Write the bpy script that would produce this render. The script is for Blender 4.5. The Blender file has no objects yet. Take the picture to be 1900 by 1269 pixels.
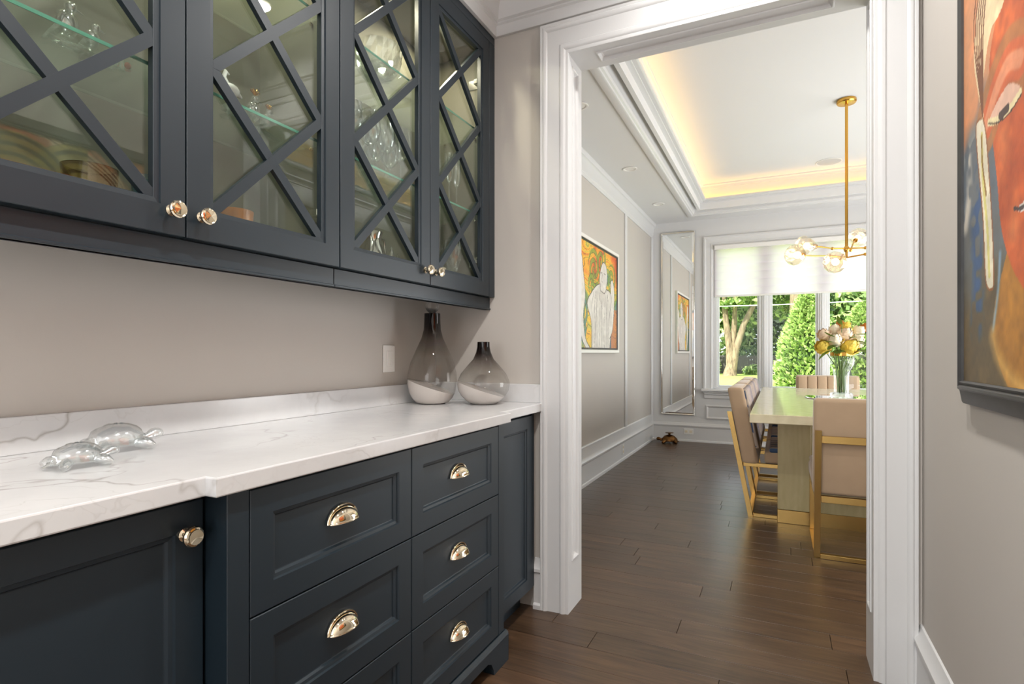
import bpy, bmesh, math, random
import numpy as np
from mathutils import Vector, Matrix
random.seed(7); rng = np.random.default_rng(7)
PI = math.pi
S = bpy.context.scene
COL = S.collection

# ------------------------------------------------------------------ camera, world, sun, exposure
CAMH = 1.10
FPX, VPX, HOR = 1031.0, 1446.0, 655.0
YAW = math.atan2(VPX - 950, FPX)
cd = bpy.data.cameras.new('camera'); cam = bpy.data.objects.new('camera', cd); COL.objects.link(cam)
cd.sensor_width = 36; cd.lens = FPX / 1900 * 36; cd.shift_y = (HOR - 634.5) / 1900
cd.clip_start = 0.05; cd.clip_end = 300
cam.location = (0, 0, CAMH); cam.rotation_euler = (PI / 2, 0, YAW)
S.camera = cam
vs = S.view_settings
S.display_settings.display_device = 'sRGB'
vs.view_transform = 'Standard'; vs.look = 'None'; vs.gamma = 1; vs.use_curve_mapping = False
vs.exposure = 0.22
S.cycles.use_denoising = True
S.cycles.max_bounces = 10; S.cycles.diffuse_bounces = 5; S.cycles.glossy_bounces = 5
S.cycles.transmission_bounces = 10; S.cycles.transparent_max_bounces = 16
S.cycles.caustics_reflective = False; S.cycles.caustics_refractive = False
S.cycles.sample_clamp_indirect = 6

W = bpy.data.worlds.new('sky'); S.world = W; W.use_nodes = True
wt = W.node_tree; bg = wt.nodes['Background']
bg.inputs['Color'].default_value = (0.86, 0.93, 1.0, 1); bg.inputs['Strength'].default_value = 3.0

def light(name, kind, loc, power, color=(1, 1, 1), rot=(0, 0, 0), **kw):
    l = bpy.data.lights.new(name, kind); l.energy = power; l.color = color
    for k, v in kw.items(): setattr(l, k, v)
    o = bpy.data.objects.new(name, l); COL.objects.link(o); o.location = loc; o.rotation_euler = rot
    return o
XLK = -1.47
light('sun', 'SUN', (0, 0, 20), 11, (1, .95, .85), (math.radians(38), math.radians(-22), 0), angle=.01)
# fill area lights added outside the view
light('rear_fill_light', 'AREA', (-.45, -3.32, 1.55), 30, (.95, .97, 1), (PI / 2, 0, 0), shape='RECTANGLE', size=1.5, size_y=1.9)  # added soft fill from behind the camera
light('side_fill_light', 'AREA', (XLK + .03, -1.9, 1.5), 74, (.96, .97, 1), (0, -PI / 2, 0), shape='RECTANGLE', size=1.7, size_y=1.7)  # added fill on the left wall, brightens the right wall
light('dining_fill_light', 'AREA', (2.33, 4.85, 1.28), 165, (.97, .985, 1), (0, PI / 2 + .12, 0), shape='RECTANGLE', size=2.3, size_y=3.6)  # added fill for the dining room, in front of its solid right wall

# ------------------------------------------------------------------ mesh helpers
def V(*a): return Vector(a)

class MB:
    def __init__(s): s.v = []; s.f = []; s.m = []; s.cur = 0
    def add(s, vs_, fs_):
        b = len(s.v); s.v.extend(tuple(p) for p in vs_)
        for f in fs_: s.f.append(tuple(i + b for i in f)); s.m.append(s.cur)
        return s
    def box(s, x0, x1, y0, y1, z0, z1, c=0):
        if x0 > x1: x0, x1 = x1, x0
        if y0 > y1: y0, y1 = y1, y0
        if z0 > z1: z0, z1 = z1, z0
        if c <= 0:
            p = [(x, y, z) for x in (x0, x1) for y in (y0, y1) for z in (z0, z1)]
            return s.add(p, [(0, 1, 3, 2), (4, 6, 7, 5), (0, 4, 5, 1), (2, 3, 7, 6), (0, 2, 6, 4), (1, 5, 7, 3)])
        bm = bmesh.new(); bmesh.ops.create_cube(bm, size=1)
        for v in bm.verts: v.co = ((x0 + x1) / 2 + v.co.x * (x1 - x0), (y0 + y1) / 2 + v.co.y * (y1 - y0), (z0 + z1) / 2 + v.co.z * (z1 - z0))
        bmesh.ops.bevel(bm, geom=bm.edges[:], offset=c, segments=1, profile=.5, affect='EDGES')
        return s.bm(bm)
    def bm(s, bm, fn=None):
        bm.verts.index_update()
        s.add([tuple(fn(v.co) if fn else v.co) for v in bm.verts], [[v.index for v in f.verts] for f in bm.faces]); bm.free(); return s
    def rbox(s, x0, x1, y0, y1, z0, z1, r, seg=3, fn=None):
        bm = bmesh.new(); bmesh.ops.create_cube(bm, size=1)
        for v in bm.verts: v.co = ((x0 + x1) / 2 + v.co.x * (x1 - x0), (y0 + y1) / 2 + v.co.y * (y1 - y0), (z0 + z1) / 2 + v.co.z * (z1 - z0))
        bmesh.ops.bevel(bm, geom=bm.edges[:], offset=r, segments=seg, profile=.5, affect='EDGES')
        return s.bm(bm, fn)
    def prism(s, pts, z0, z1, fn=None):          # polygon (x,y) extruded in z; fn maps (a,b,c)->xyz
        n = len(pts); fn = fn or (lambda a, b, c: (a, b, c))
        vs_ = [fn(a, b, z0) for a, b in pts] + [fn(a, b, z1) for a, b in pts]
        fs = [tuple(range(n))[::-1], tuple(range(n, 2 * n))] + [(i, (i + 1) % n, n + (i + 1) % n, n + i) for i in range(n)]
        return s.add(vs_, fs)
    def sweep(s, path, offs, prof, N, closed=False, caps=True):   # path pts, mitred offset vectors, profile (a along offset, b along N)
        n = len(prof); k = len(path)
        vs_ = [Vector(p) + Vector(o) * a + Vector(N) * b for p, o in zip(path, offs) for a, b in prof]
        fs = []
        for i in range(k if closed else k - 1):
            j = (i + 1) % k
            for q in range(n - 1): fs.append((i * n + q, i * n + q + 1, j * n + q + 1, j * n + q))
        if caps and not closed: fs += [tuple(range(n))[::-1], tuple(range((k - 1) * n, k * n))]
        return s.add(vs_, fs)
    def panel(s, O, U, Vv, N, w, h, loops, back=True):   # concentric rectangles: (inset, height along N)
        O, U, Vv, N = Vector(O), Vector(U), Vector(Vv), Vector(N); vs_ = []; fs = []
        for i, d in loops:
            for a, b in ((i, i), (w - i, i), (w - i, h - i), (i, h - i)): vs_.append(O + U * a + Vv * b + N * d)
        for k in range(len(loops) - 1):
            for q in range(4): fs.append((4 * k + q, 4 * k + (q + 1) % 4, 4 * k + 4 + (q + 1) % 4, 4 * k + 4 + q))
        e = 4 * (len(loops) - 1); fs.append((e, e + 1, e + 2, e + 3))
        if back: fs.append((3, 2, 1, 0))
        return s.add(vs_, fs)
    def lathe(s, prof, n=24, fn=None, cap=True):         # (r,z) around z; fn maps local->world
        vs_ = []; fs = []; k = len(prof)
        for i in range(n):
            a = 2 * PI * i / n
            for r, z in prof: vs_.append((r * math.cos(a), r * math.sin(a), z))
        for i in range(n):
            j = (i + 1) % n
            for q in range(k - 1): fs.append((i * k + q, j * k + q, j * k + q + 1, i * k + q + 1))
        if cap:
            if prof[0][0] > 1e-5: fs.append(tuple(i * k for i in range(n))[::-1])
            if prof[-1][0] > 1e-5: fs.append(tuple(i * k + k - 1 for i in range(n)))
        if fn: vs_ = [fn(Vector(p)) for p in vs_]
        return s.add(vs_, fs)
    def tube(s, pts, rad, n=8, cap=True):
        pts = [Vector(p) for p in pts]; k = len(pts)
        if not hasattr(rad, '__len__'): rad = [rad] * k
        vs_ = []; fs = []; prev = None
        for i, p in enumerate(pts):
            t = (pts[min(i + 1, k - 1)] - pts[max(i - 1, 0)]).normalized()
            if prev is None: x = t.orthogonal().normalized()
            else: x = (prev - t * prev.dot(t)).normalized()
            prev = x; y = t.cross(x)
            for q in range(n):
                a = 2 * PI * q / n; vs_.append(p + (x * math.cos(a) + y * math.sin(a)) * rad[i])
        for i in range(k - 1):
            for q in range(n): fs.append((i * n + q, i * n + (q + 1) % n, (i + 1) * n + (q + 1) % n, (i + 1) * n + q))
        if cap: fs += [tuple(range(n))[::-1], tuple(range((k - 1) * n, k * n))]
        return s.add(vs_, fs)
    def ball(s, c, r, seg=12, rings=8, fn=None):
        c = Vector(c); rr = Vector(r) if hasattr(r, '__len__') else Vector((r, r, r)); vs_ = [(0, 0, -1)]; fs = []
        for i in range(1, rings):
            th = PI * i / rings
            for q in range(seg): vs_.append((math.sin(th) * math.cos(2 * PI * q / seg), math.sin(th) * math.sin(2 * PI * q / seg), -math.cos(th)))
        vs_.append((0, 0, 1)); L = len(vs_) - 1
        for q in range(seg):
            fs.append((0, 1 + (q + 1) % seg, 1 + q)); fs.append((L, L - seg + q, L - seg + (q + 1) % seg))
        for i in range(rings - 2):
            for q in range(seg):
                a = 1 + i * seg + q; b = 1 + i * seg + (q + 1) % seg; fs.append((a, b, b + seg, a + seg))
        pp = [Vector((p[0] * rr.x, p[1] * rr.y, p[2] * rr.z)) for p in vs_]
        if fn: pp = [fn(p) for p in pp]
        return s.add([c + p for p in pp], fs)
    def build(s, name, mats, parent=None, smooth=None, inv=None):
        me = bpy.data.meshes.new(name); me.from_pydata([tuple(p) for p in s.v], [], s.f)
        if not isinstance(mats, (list, tuple)): mats = [mats]
        for m in mats: me.materials.append(m)
        if len(mats) > 1: me.polygons.foreach_set('material_index', s.m)
        bm = bmesh.new(); bm.from_mesh(me); bmesh.ops.recalc_face_normals(bm, faces=bm.faces[:]); bm.to_mesh(me); bm.free()
        if smooth:
            me.polygons.foreach_set('use_smooth', [True] * len(me.polygons))
            me.set_sharp_from_angle(angle=math.radians(smooth))
        me.update()
        o = bpy.data.objects.new(name, me); COL.objects.link(o)
        if parent is not None:
            o.parent = parent
            if inv is not None: o.matrix_parent_inverse = Matrix.Translation(-Vector(inv))
        return o

def tag(o, label=None, cat=None, group=None, kind=None):
    if label: o['label'] = label
    if cat: o['category'] = cat
    if group: o['group'] = group
    if kind: o['kind'] = kind
    return o
class Thing:                                   # Empty at a thing's base; parts are given in world coordinates (or local if at origin)
    def __init__(s, name, label, cat, loc=(0, 0, 0), group=None):
        s.o = bpy.data.objects.new(name, None); COL.objects.link(s.o); s.o.location = loc; s.loc = loc
        s.o.empty_display_size = .05
        tag(s.o, label, cat, group)
    def part(s, name, mb, mat, smooth=None, under=None):
        if under is not None:
            return mb.build(name, mat, under, smooth)          # under: a part whose own transform is identity in world
        return mb.build(name, mat, s.o, smooth, inv=s.loc)
def dup(root, loc, rz=None, label=None, group=None, scale=None):
    def cp(o, par):
        c = o.copy(); COL.objects.link(c)
        if par is not None: c.parent = par
        for ch in KIDS.get(o.name, []) or [x for x in o.children]: cp(ch, c)
        return c
    KIDS = {}
    c = cp(root, None); c.location = loc
    if rz is not None: c.rotation_euler = (0, 0, rz)
    if scale: c.scale = (scale,) * 3
    if label: c['label'] = label
    if group: c['group'] = group
    return c
def struct(name, mb, mat, parent=None, smooth=None):
    o = mb.build(name, mat, parent, smooth)
    if parent is None: o['kind'] = 'structure'
    return o

# ------------------------------------------------------------------ materials
def srgb(r, g, b):
    f = lambda c: (c / 255 / 12.92) if c <= 10 else ((c / 255 + .055) / 1.055) ** 2.4
    return (f(r), f(g), f(b), 1)
class NT:
    def __init__(s, name):
        s.m = bpy.data.materials.new(name); s.m.use_nodes = True; s.t = s.m.node_tree; s.n = s.t.nodes
        s.p = s.n['Principled BSDF']; s.out = s.n['Material Output']
    def node(s, t, **kw):
        x = s.n.new(t)
        for k, v in kw.items(): setattr(x, k, v)
        return x
    def lk(s, a, b): s.t.links.new(a, b)
    def ramp(s, fac, stops):
        r = s.node('ShaderNodeValToRGB'); e = r.color_ramp.elements
        while len(e) < len(stops): e.new(.5)
        for q, (p, c) in zip(e, stops): q.position = p; q.color = c
        s.lk(fac, r.inputs[0]); return r.outputs[0]
    def noise(s, vec, scale, detail=3, rough=.5, dist=0):
        x = s.node('ShaderNodeTexNoise'); x.inputs['Scale'].default_value = scale; x.inputs['Detail'].default_value = detail
        x.inputs['Roughness'].default_value = rough; x.inputs['Distortion'].default_value = dist
        if vec is not None: s.lk(vec, x.inputs['Vector'])
        return x.outputs[0]
    def math(s, op, a, b=None, clamp=False):
        x = s.node('ShaderNodeMath', operation=op, use_clamp=clamp)
        for i, q in enumerate((a, b)):
            if q is None: continue
            if isinstance(q, (int, float)): x.inputs[i].default_value = q
            else: s.lk(q, x.inputs[i])
        return x.outputs[0]
    def mix(s, fac, a, b, mode='MIX'):
        x = s.node('ShaderNodeMix', data_type='RGBA', blend_type=mode)
        for k, q in ((0, fac), (6, a), (7, b)):
            if isinstance(q, (int, float)): x.inputs[k].default_value = q
            elif isinstance(q, tuple): x.inputs[k].default_value = q
            else: s.lk(q, x.inputs[k])
        return x.outputs[2]
    def bump(s, h, strength=.2, dist=.002):
        x = s.node('ShaderNodeBump'); x.inputs['Strength'].default_value = strength; x.inputs['Distance'].default_value = dist
        s.lk(h, x.inputs['Height']); s.lk(x.outputs[0], s.p.inputs['Normal'])
    def pos(s): return s.node('ShaderNodeNewGeometry').outputs['Position']
    def obj(s): return s.node('ShaderNodeTexCoord').outputs['Object']
    def mapping(s, vec, scale=(1, 1, 1), rot=(0, 0, 0), loc=(0, 0, 0)):
        x = s.node('ShaderNodeMapping'); x.inputs['Scale'].default_value = scale; x.inputs['Rotation'].default_value = rot; x.inputs['Location'].default_value = loc
        s.lk(vec, x.inputs['Vector']); return x.outputs[0]
def P(name, col, rough=.5, metal=0, spec=None, trans=0, ior=None, coat=0, sheen=0, emit=None, grain=None, bump=None):
    k = NT(name); p = k.p
    p.inputs['Base Color'].default_value = col; p.inputs['Roughness'].default_value = rough; p.inputs['Metallic'].default_value = metal
    if spec is not None: p.inputs['Specular IOR Level'].default_value = spec
    if trans: p.inputs['Transmission Weight'].default_value = trans
    if ior: p.inputs['IOR'].default_value = ior
    if coat: p.inputs['Coat Weight'].default_value = coat; p.inputs['Coat Roughness'].default_value = .1
    if sheen: p.inputs['Sheen Weight'].default_value = sheen; p.inputs['Sheen Roughness'].default_value = .4
    if emit: p.inputs['Emission Color'].default_value = emit[0]; p.inputs['Emission Strength'].default_value = emit[1]
    if grain:                                   # (scale, amount): faint variation of the paint itself
        n = k.noise(k.pos(), grain[0], 4); c2 = tuple(c * (1 - grain[1]) for c in col[:3]) + (1,)
        k.lk(k.mix(n, col, c2), p.inputs['Base Color'])
    if bump: k.bump(k.noise(k.pos(), bump[0], 3), bump[1], .001)
    return k.m
M = {}
M['wall'] = P('greige_wall', srgb(192, 186, 179), .75, grain=(3, .04))
M['white'] = P('white_paint', srgb(213, 213, 213), .35, grain=(2, .02))
M['ceil'] = P('ceiling_paint', srgb(220, 220, 220), .8, grain=(1.5, .02))
M['navy'] = P('navy_cabinet_paint', srgb(24, 37, 46), .42, spec=.6, grain=(6, .06))
M['navy_in'] = P('cabinet_interior_paint', srgb(128, 126, 110), .55, grain=(5, .06))
M['dark'] = P('dark_recess', srgb(24, 22, 20), .7, grain=(8, .2))
M['nickel'] = P('polished_nickel', srgb(236, 222, 196), .06, 1, grain=(9, .04))
M['brass'] = P('brushed_brass', srgb(206, 170, 104), .26, 1, grain=(30, .08))
M['gold'] = P('satin_gold', srgb(222, 172, 84), .22, 1, grain=(20, .05))
M['bronze'] = P('aged_bronze', srgb(120, 84, 48), .35, 1, grain=(40, .3))
M['silver'] = P('silver_metal', srgb(225, 222, 214), .15, 1, grain=(20, .05))
M['plastic'] = P('white_plastic', srgb(232, 230, 226), .3, grain=(5, .02))
M['velvet'] = P('tan_velvet', srgb(192, 165, 136), .85, sheen=.35, grain=(14, .12), bump=(300, .2))
M['canvas_back'] = P('frame_black', srgb(40, 38, 36), .4, grain=(10, .1))
M['frame_w'] = P('white_frame', srgb(232, 230, 224), .35, grain=(10, .03))
M['pewter'] = P('pewter_frame', srgb(84, 84, 84), .4, .5, grain=(25, .35))
M['mirror'] = P('mirror_glass', (.93, .94, .94, 1), .0, 1, grain=(1, .005))
M['white_glass'] = P('milk_glass', srgb(204, 197, 191), .12, coat=.3, grain=(4, .04))
M['whiteporc'] = P('white_porcelain', srgb(240, 240, 236), .25, grain=(9, .03))
M['orange'] = P('orange_ceramic', srgb(196, 128, 60), .3, grain=(30, .3))
M['paper'] = P('cream_card', srgb(226, 214, 190), .7, grain=(30, .06))
M['wooditem'] = P('small_wood', srgb(170, 118, 70), .5, grain=(60, .25))

def glassmat(name, tint=(1, 1, 1, 1), rough=0.0, ior=1.5):
    k = NT(name); p = k.p; p.inputs['Transmission Weight'].default_value = 1; p.inputs['Roughness'].default_value = rough
    p.inputs['IOR'].default_value = ior
    n = k.noise(k.pos(), 20, 2); k.lk(k.mix(n, tint, tuple(c * .97 for c in tint[:3]) + (1,)), p.inputs['Base Color'])
    return k.m
def crystal(name, tint, clear=.5):                        # cut glass: refraction plus straight-through light
    k = NT(name); k.n.remove(k.p); g = k.node('ShaderNodeBsdfGlass'); g.inputs['IOR'].default_value = 1.5; g.inputs['Roughness'].default_value = .01
    n = k.noise(k.pos(), 20, 2); k.lk(k.mix(n, tint, tuple(c * .98 for c in tint[:3]) + (1,)), g.inputs[0])
    tr = k.node('ShaderNodeBsdfTransparent'); tr.inputs[0].default_value = tint
    mx = k.node('ShaderNodeMixShader'); mx.inputs[0].default_value = clear; k.lk(g.outputs[0], mx.inputs[1]); k.lk(tr.outputs[0], mx.inputs[2]); k.lk(mx.outputs[0], k.out.inputs[0]); return k.m
M['crystal'] = crystal('clear_crystal', (1, 1, 1, 1), .45)
def sparkle(name, tint, base=.05, edge=.75, rough=.10):      # thin blown or cut glass: clear face-on, glittering at its edges
    k = NT(name); k.n.remove(k.p); lw = k.node('ShaderNodeLayerWeight'); lw.inputs[0].default_value = .5
    f = k.math('ADD', k.math('MULTIPLY', k.math('POWER', lw.outputs['Facing'], 2.6), edge), base, True)
    tr = k.node('ShaderNodeBsdfTransparent'); tr.inputs[0].default_value = tint
    gl = k.node('ShaderNodeBsdfGlossy'); gl.inputs['Roughness'].default_value = rough
    n = k.noise(k.pos(), 25, 2); k.lk(k.mix(n, (1, 1, 1, 1), (.92, .95, .95, 1)), gl.inputs[0])
    mx = k.node('ShaderNodeMixShader'); k.lk(f, mx.inputs[0]); k.lk(tr.outputs[0], mx.inputs[1]); k.lk(gl.outputs[0], mx.inputs[2]); k.lk(mx.outputs[0], k.out.inputs[0]); return k.m
M['stemglass'] = sparkle('stemware_glass', (.98, .99, .99, 1), .10, .85, .12)
M['turtleglass'] = sparkle('pressed_glass', (.97, .98, .98, 1), .22, .6, .12)
M['cutglass'] = sparkle('cut_crystal', (.98, .99, .99, 1), .25, .7, .08)
M['amber'] = glassmat('amber_glass', (.55, .38, .25, 1))
M['bluecrys'] = glassmat('blue_crystal', (.6, .8, .95, 1))
M['shelfglass'] = crystal('shelf_glass', (.91, .97, .95, 1), .75)
M['glassedge'] = P('teal_glass_edge', srgb(96, 158, 136), .12, grain=(20, .1))
def fresnel(k, ior):                                        # same reflectance from either side of a thin wall
    fr = k.node('ShaderNodeFresnel'); b = k.node('ShaderNodeNewGeometry').outputs['Backfacing']
    k.lk(k.math('ADD', k.math('MULTIPLY', b, 1 / ior - ior), ior), fr.inputs[0]); return fr
def thin(name, tint=(1, 1, 1, 1), refl=1.0, ior=1.5):       # thin pane: see-through plus a mirror reflection by Fresnel
    k = NT(name); k.n.remove(k.p)
    tr = k.node('ShaderNodeBsdfTransparent'); tr.inputs[0].default_value = tint
    gl = k.node('ShaderNodeBsdfGlossy'); gl.inputs['Roughness'].default_value = 0.0; gl.inputs[0].default_value = (1, 1, 1, 1)
    fr = fresnel(k, ior)
    n = k.noise(k.pos(), 3, 1); f = k.math('MULTIPLY', fr.outputs[0], k.math('ADD', k.math('MULTIPLY', n, .1), refl))
    mx = k.node('ShaderNodeMixShader'); k.lk(f, mx.inputs[0]); k.lk(tr.outputs[0], mx.inputs[1]); k.lk(gl.outputs[0], mx.inputs[2])
    k.lk(mx.outputs[0], k.out.inputs[0]); return k.m
M['pane'] = thin('window_pane', (.97, .99, .98, 1), .08)
M['cabpane'] = thin('cabinet_pane', (.95, .98, .96, 1), 1.15)
M['thinglass'] = thin('thin_clear_glass', (.95, .96, .96, 1), 1.1)
def smoky(name, z0, z1):                                     # blown glass, smoke-tinted towards the neck
    k = NT(name); k.n.remove(k.p)
    sx = k.node('ShaderNodeSeparateXYZ'); k.lk(k.pos(), sx.inputs[0])
    mr = k.node('ShaderNodeMapRange'); k.lk(sx.outputs[2], mr.inputs[0]); mr.inputs[1].default_value = z0; mr.inputs[2].default_value = z1
    n = k.noise(k.pos(), 12, 2)
    f = k.math('ADD', mr.outputs[0], k.math('MULTIPLY', k.math('SUBTRACT', n, .5), .08), True)
    c = k.ramp(f, [(0, (.94, .935, .925, 1)), (.32, (.84, .83, .81, 1)), (.58, (.55, .52, .50, 1)), (.8, (.15, .12, .115, 1)), (1, (.04, .03, .03, 1))])
    tr = k.node('ShaderNodeBsdfTransparent'); k.lk(c, tr.inputs[0])
    gl = k.node('ShaderNodeBsdfGlossy'); gl.inputs['Roughness'].default_value = .02
    fr = fresnel(k, 1.5)
    mx = k.node('ShaderNodeMixShader'); k.lk(fr.outputs[0], mx.inputs[0]); k.lk(tr.outputs[0], mx.inputs[1]); k.lk(gl.outputs[0], mx.inputs[2])
    k.lk(mx.outputs[0], k.out.inputs[0]); return k.m

def marble():
    k = NT('white_marble'); pos = k.pos(); p = k.p
    warp = k.node('ShaderNodeTexNoise'); warp.inputs['Scale'].default_value = 2.2; warp.inputs['Detail'].default_value = 5; k.lk(pos, warp.inputs['Vector'])
    vm = k.node('ShaderNodeVectorMath', operation='MULTIPLY_ADD'); k.lk(warp.outputs[1], vm.inputs[0]); vm.inputs[1].default_value = (.55, .55, .55); k.lk(pos, vm.inputs[2])
    n1 = k.noise(k.mapping(vm.outputs[0], (1.9, .8, 1.2), (0, 0, .5)), 1.5, 3, .5)
    v1 = k.ramp(k.math('ABSOLUTE', k.math('SUBTRACT', n1, .5)), [(0, (1, 1, 1, 1)), (.002, (.6, .6, .6, 1)), (.007, (0, 0, 0, 1))])
    n2 = k.noise(k.mapping(vm.outputs[0], (1.3, 1.2, 1.6), (.3, .2, -.5), (3, 1, 2)), 3.3, 4, .55)
    v2 = k.ramp(k.math('ABSOLUTE', k.math('SUBTRACT', n2, .5)), [(0, (.5, .5, .5, 1)), (.008, (0, 0, 0, 1))])
    msk = k.ramp(k.noise(pos, 1.7, 2), [(.42, (0, 0, 0, 1)), (.62, (1, 1, 1, 1))])
    cl = k.ramp(k.noise(pos, 3.0, 5, .6), [(.3, srgb(203, 203, 204)), (.65, srgb(218, 218, 218))])
    c = k.mix(k.math('MULTIPLY', v1, msk), cl, srgb(166, 162, 158)); c = k.mix(k.math('MULTIPLY', v2, k.math('MULTIPLY', msk, .6)), c, srgb(176, 172, 168))
    k.lk(c, p.inputs['Base Color']); p.inputs['Roughness'].default_value = .16; return k.m
M['marble'] = marble()
def floorwood():
    k = NT('dark_oak_plank'); p = k.p; oi = k.node('ShaderNodeObjectInfo')
    sh = k.node('ShaderNodeVectorMath', operation='MULTIPLY_ADD'); cx = k.node('ShaderNodeCombineXYZ')
    for i in range(3): k.lk(oi.outputs['Random'], cx.inputs[i])
    k.lk(cx.outputs[0], sh.inputs[0]); sh.inputs[1].default_value = (37, 53, 11); k.lk(k.pos(), sh.inputs[2])
    g = k.noise(k.mapping(sh.outputs[0], (2.2, 34, 1)), 2.4, 6, .62, .7)
    g2 = k.noise(k.mapping(sh.outputs[0], (1.0, 9, 1)), 1.6, 3, .5, 1.5)
    c = k.ramp(k.math('ADD', k.math('MULTIPLY', g, .65), k.math('MULTIPLY', g2, .35)), [(.3, srgb(50, 37, 27)), (.5, srgb(78, 59, 43)), (.7, srgb(101, 78, 58))])
    t = k.ramp(oi.outputs['Random'], [(0, (.80, .79, .78, 1)), (.5, (1, 1, 1, 1)), (1, (1.13, 1.08, 1.05, 1))])
    k.lk(k.mix(1.0, c, t, 'MULTIPLY'), p.inputs['Base Color']); p.inputs['Roughness'].default_value = .31; p.inputs['Specular IOR Level'].default_value = .6
    k.bump(g, .25, .001); return k.m
M['floor'] = floorwood()
def tablewood(name, a, b, rough, coat, sc):
    k = NT(name); g = k.noise(k.mapping(k.pos(), sc), 2.0, 5, .6, 1.2); w = k.node('ShaderNodeTexWave'); w.inputs['Scale'].default_value = 1.5
    w.inputs['Distortion'].default_value = 7; w.inputs['Detail'].default_value = 3; k.lk(k.mapping(k.pos(), sc), w.inputs['Vector'])
    f = k.math('ADD', k.math('MULTIPLY', g, .88), k.math('MULTIPLY', w.outputs[1], .12))
    k.lk(k.ramp(f, [(.25, a), (.75, b)]), k.p.inputs['Base Color']); k.p.inputs['Roughness'].default_value = rough
    if coat: k.p.inputs['Coat Weight'].default_value = coat; k.p.inputs['Coat Roughness'].default_value = .08
    return k.m
M['tabletop'] = tablewood('bleached_ash', srgb(206, 194, 156), srgb(228, 218, 186), .26, .5, (3, 22, 3))
M['pedestal'] = tablewood('ash_veneer', srgb(178, 162, 116), srgb(198, 183, 138), .4, .2, (6, 6, 1.2))
def stripes():
    k = NT('striped_velvet'); sx = k.node('ShaderNodeSeparateXYZ'); k.lk(k.obj(), sx.inputs[0])
    n = k.noise(k.obj(), 8, 2); f = k.math('FRACT', k.math('ADD', k.math('MULTIPLY', sx.outputs[1], 10.5), k.math('MULTIPLY', n, .06)))
    c = k.ramp(f, [(0, srgb(60, 84, 120)), (.14, srgb(186, 172, 160)), (.26, srgb(96, 78, 70)), (.4, srgb(206, 186, 168)), (.52, srgb(88, 118, 156)), (.64, srgb(196, 150, 128)), (.78, srgb(72, 66, 70)), (.9, srgb(200, 190, 178))])
    c.node.color_ramp.interpolation = 'CONSTANT'
    k.lk(c, k.p.inputs['Base Color']); k.p.inputs['Roughness'].default_value = .8; return k.m
M['stripes'] = stripes()
def leafy(name, stops, trans=.35, rough=.5):
    k = NT(name); r = k.node('ShaderNodeNewGeometry').outputs['Random Per Island']
    c = k.ramp(r, stops); k.lk(c, k.p.inputs['Base Color']); k.p.inputs['Roughness'].default_value = rough
    t = k.node('ShaderNodeBsdfTranslucent'); k.lk(c, t.inputs[0]); mx = k.node('ShaderNodeMixShader'); mx.inputs[0].default_value = trans
    k.lk(k.p.outputs[0], mx.inputs[1]); k.lk(t.outputs[0], mx.inputs[2]); k.lk(mx.outputs[0], k.out.inputs[0]); return k.m
M['leaf_a'] = leafy('maple_leaves', [(0, srgb(58, 86, 38)), (.5, srgb(126, 156, 84)), (1, srgb(206, 218, 150))])
M['leaf_b'] = leafy('dark_leaves', [(0, srgb(34, 54, 30)), (.6, srgb(78, 106, 58)), (1, srgb(150, 172, 104))])
M['leaf_c'] = leafy('cedar_sprays', [(0, srgb(86, 116, 50)), (.5, srgb(164, 190, 106)), (1, srgb(216, 228, 156))])
M['leaf_f'] = leafy('florist_leaves', [(0, srgb(52, 84, 32)), (1, srgb(118, 146, 52))], .2)
def bark():
    k = NT('grey_bark'); n = k.noise(k.mapping(k.pos(), (5, 5, 1.2)), 2, 5, .65)
    k.lk(k.ramp(n, [(.3, srgb(74, 60, 48)), (.7, srgb(158, 138, 112))]), k.p.inputs['Base Color']); k.p.inputs['Roughness'].default_value = .9; k.bump(n, .6, .03); return k.m
M['bark'] = bark()
def lawn():
    k = NT('lawn_grass'); n = k.noise(k.pos(), 6, 5, .7); m = k.noise(k.pos(), .35, 2)
    c = k.ramp(n, [(.3, srgb(92, 122, 48)), (.7, srgb(150, 176, 88))]); k.lk(k.mix(k.math('MULTIPLY', m, .5), c, srgb(186, 196, 96)), k.p.inputs['Base Color']); k.p.inputs['Roughness'].default_value = .9; return k.m
M['lawn'] = lawn()
M['fence'] = P('weathered_fence', srgb(92, 86, 84), .85, grain=(9, .35))
def blindmat():
    k = NT('sheer_white_fabric'); n = k.noise(k.mapping(k.pos(), (60, 60, 400)), 3, 2)
    c = k.mix(n, (.95, .91, .95, 1), (.92, .88, .92, 1)); k.lk(c, k.p.inputs['Base Color']); k.p.inputs['Roughness'].default_value = .8
    t = k.node('ShaderNodeBsdfTranslucent'); k.lk(c, t.inputs[0]); mx = k.node('ShaderNodeMixShader'); mx.inputs[0].default_value = .72
    k.lk(k.p.outputs[0], mx.inputs[1]); k.lk(t.outputs[0], mx.inputs[2]); k.lk(mx.outputs[0], k.out.inputs[0]); return k.m
M['blind'] = blindmat()
def emis(name, col, st):
    k = NT(name); k.n.remove(k.p); e = k.node('ShaderNodeEmission'); e.inputs[1].default_value = st
    n = k.noise(k.pos(), 4, 1); k.lk(k.mix(n, col, tuple(c * .97 for c in col[:3]) + (1,)), e.inputs[0]); k.lk(e.outputs[0], k.out.inputs[0]); return k.m
M['lamp'] = emis('lamp_lens', (1, .93, .82, 1), 6)
M['lamp_dim'] = emis('dim_lamp_lens', (1, .97, .93, 1), .9)
M['puck'] = emis('puck_lens', (1, .9, .72, 1), 6)
M['bulb'] = emis('warm_bulb', (1, .72, .36, 1), 9)
M['led'] = emis('amber_led', (1, .55, .10, 1), 13)
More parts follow.
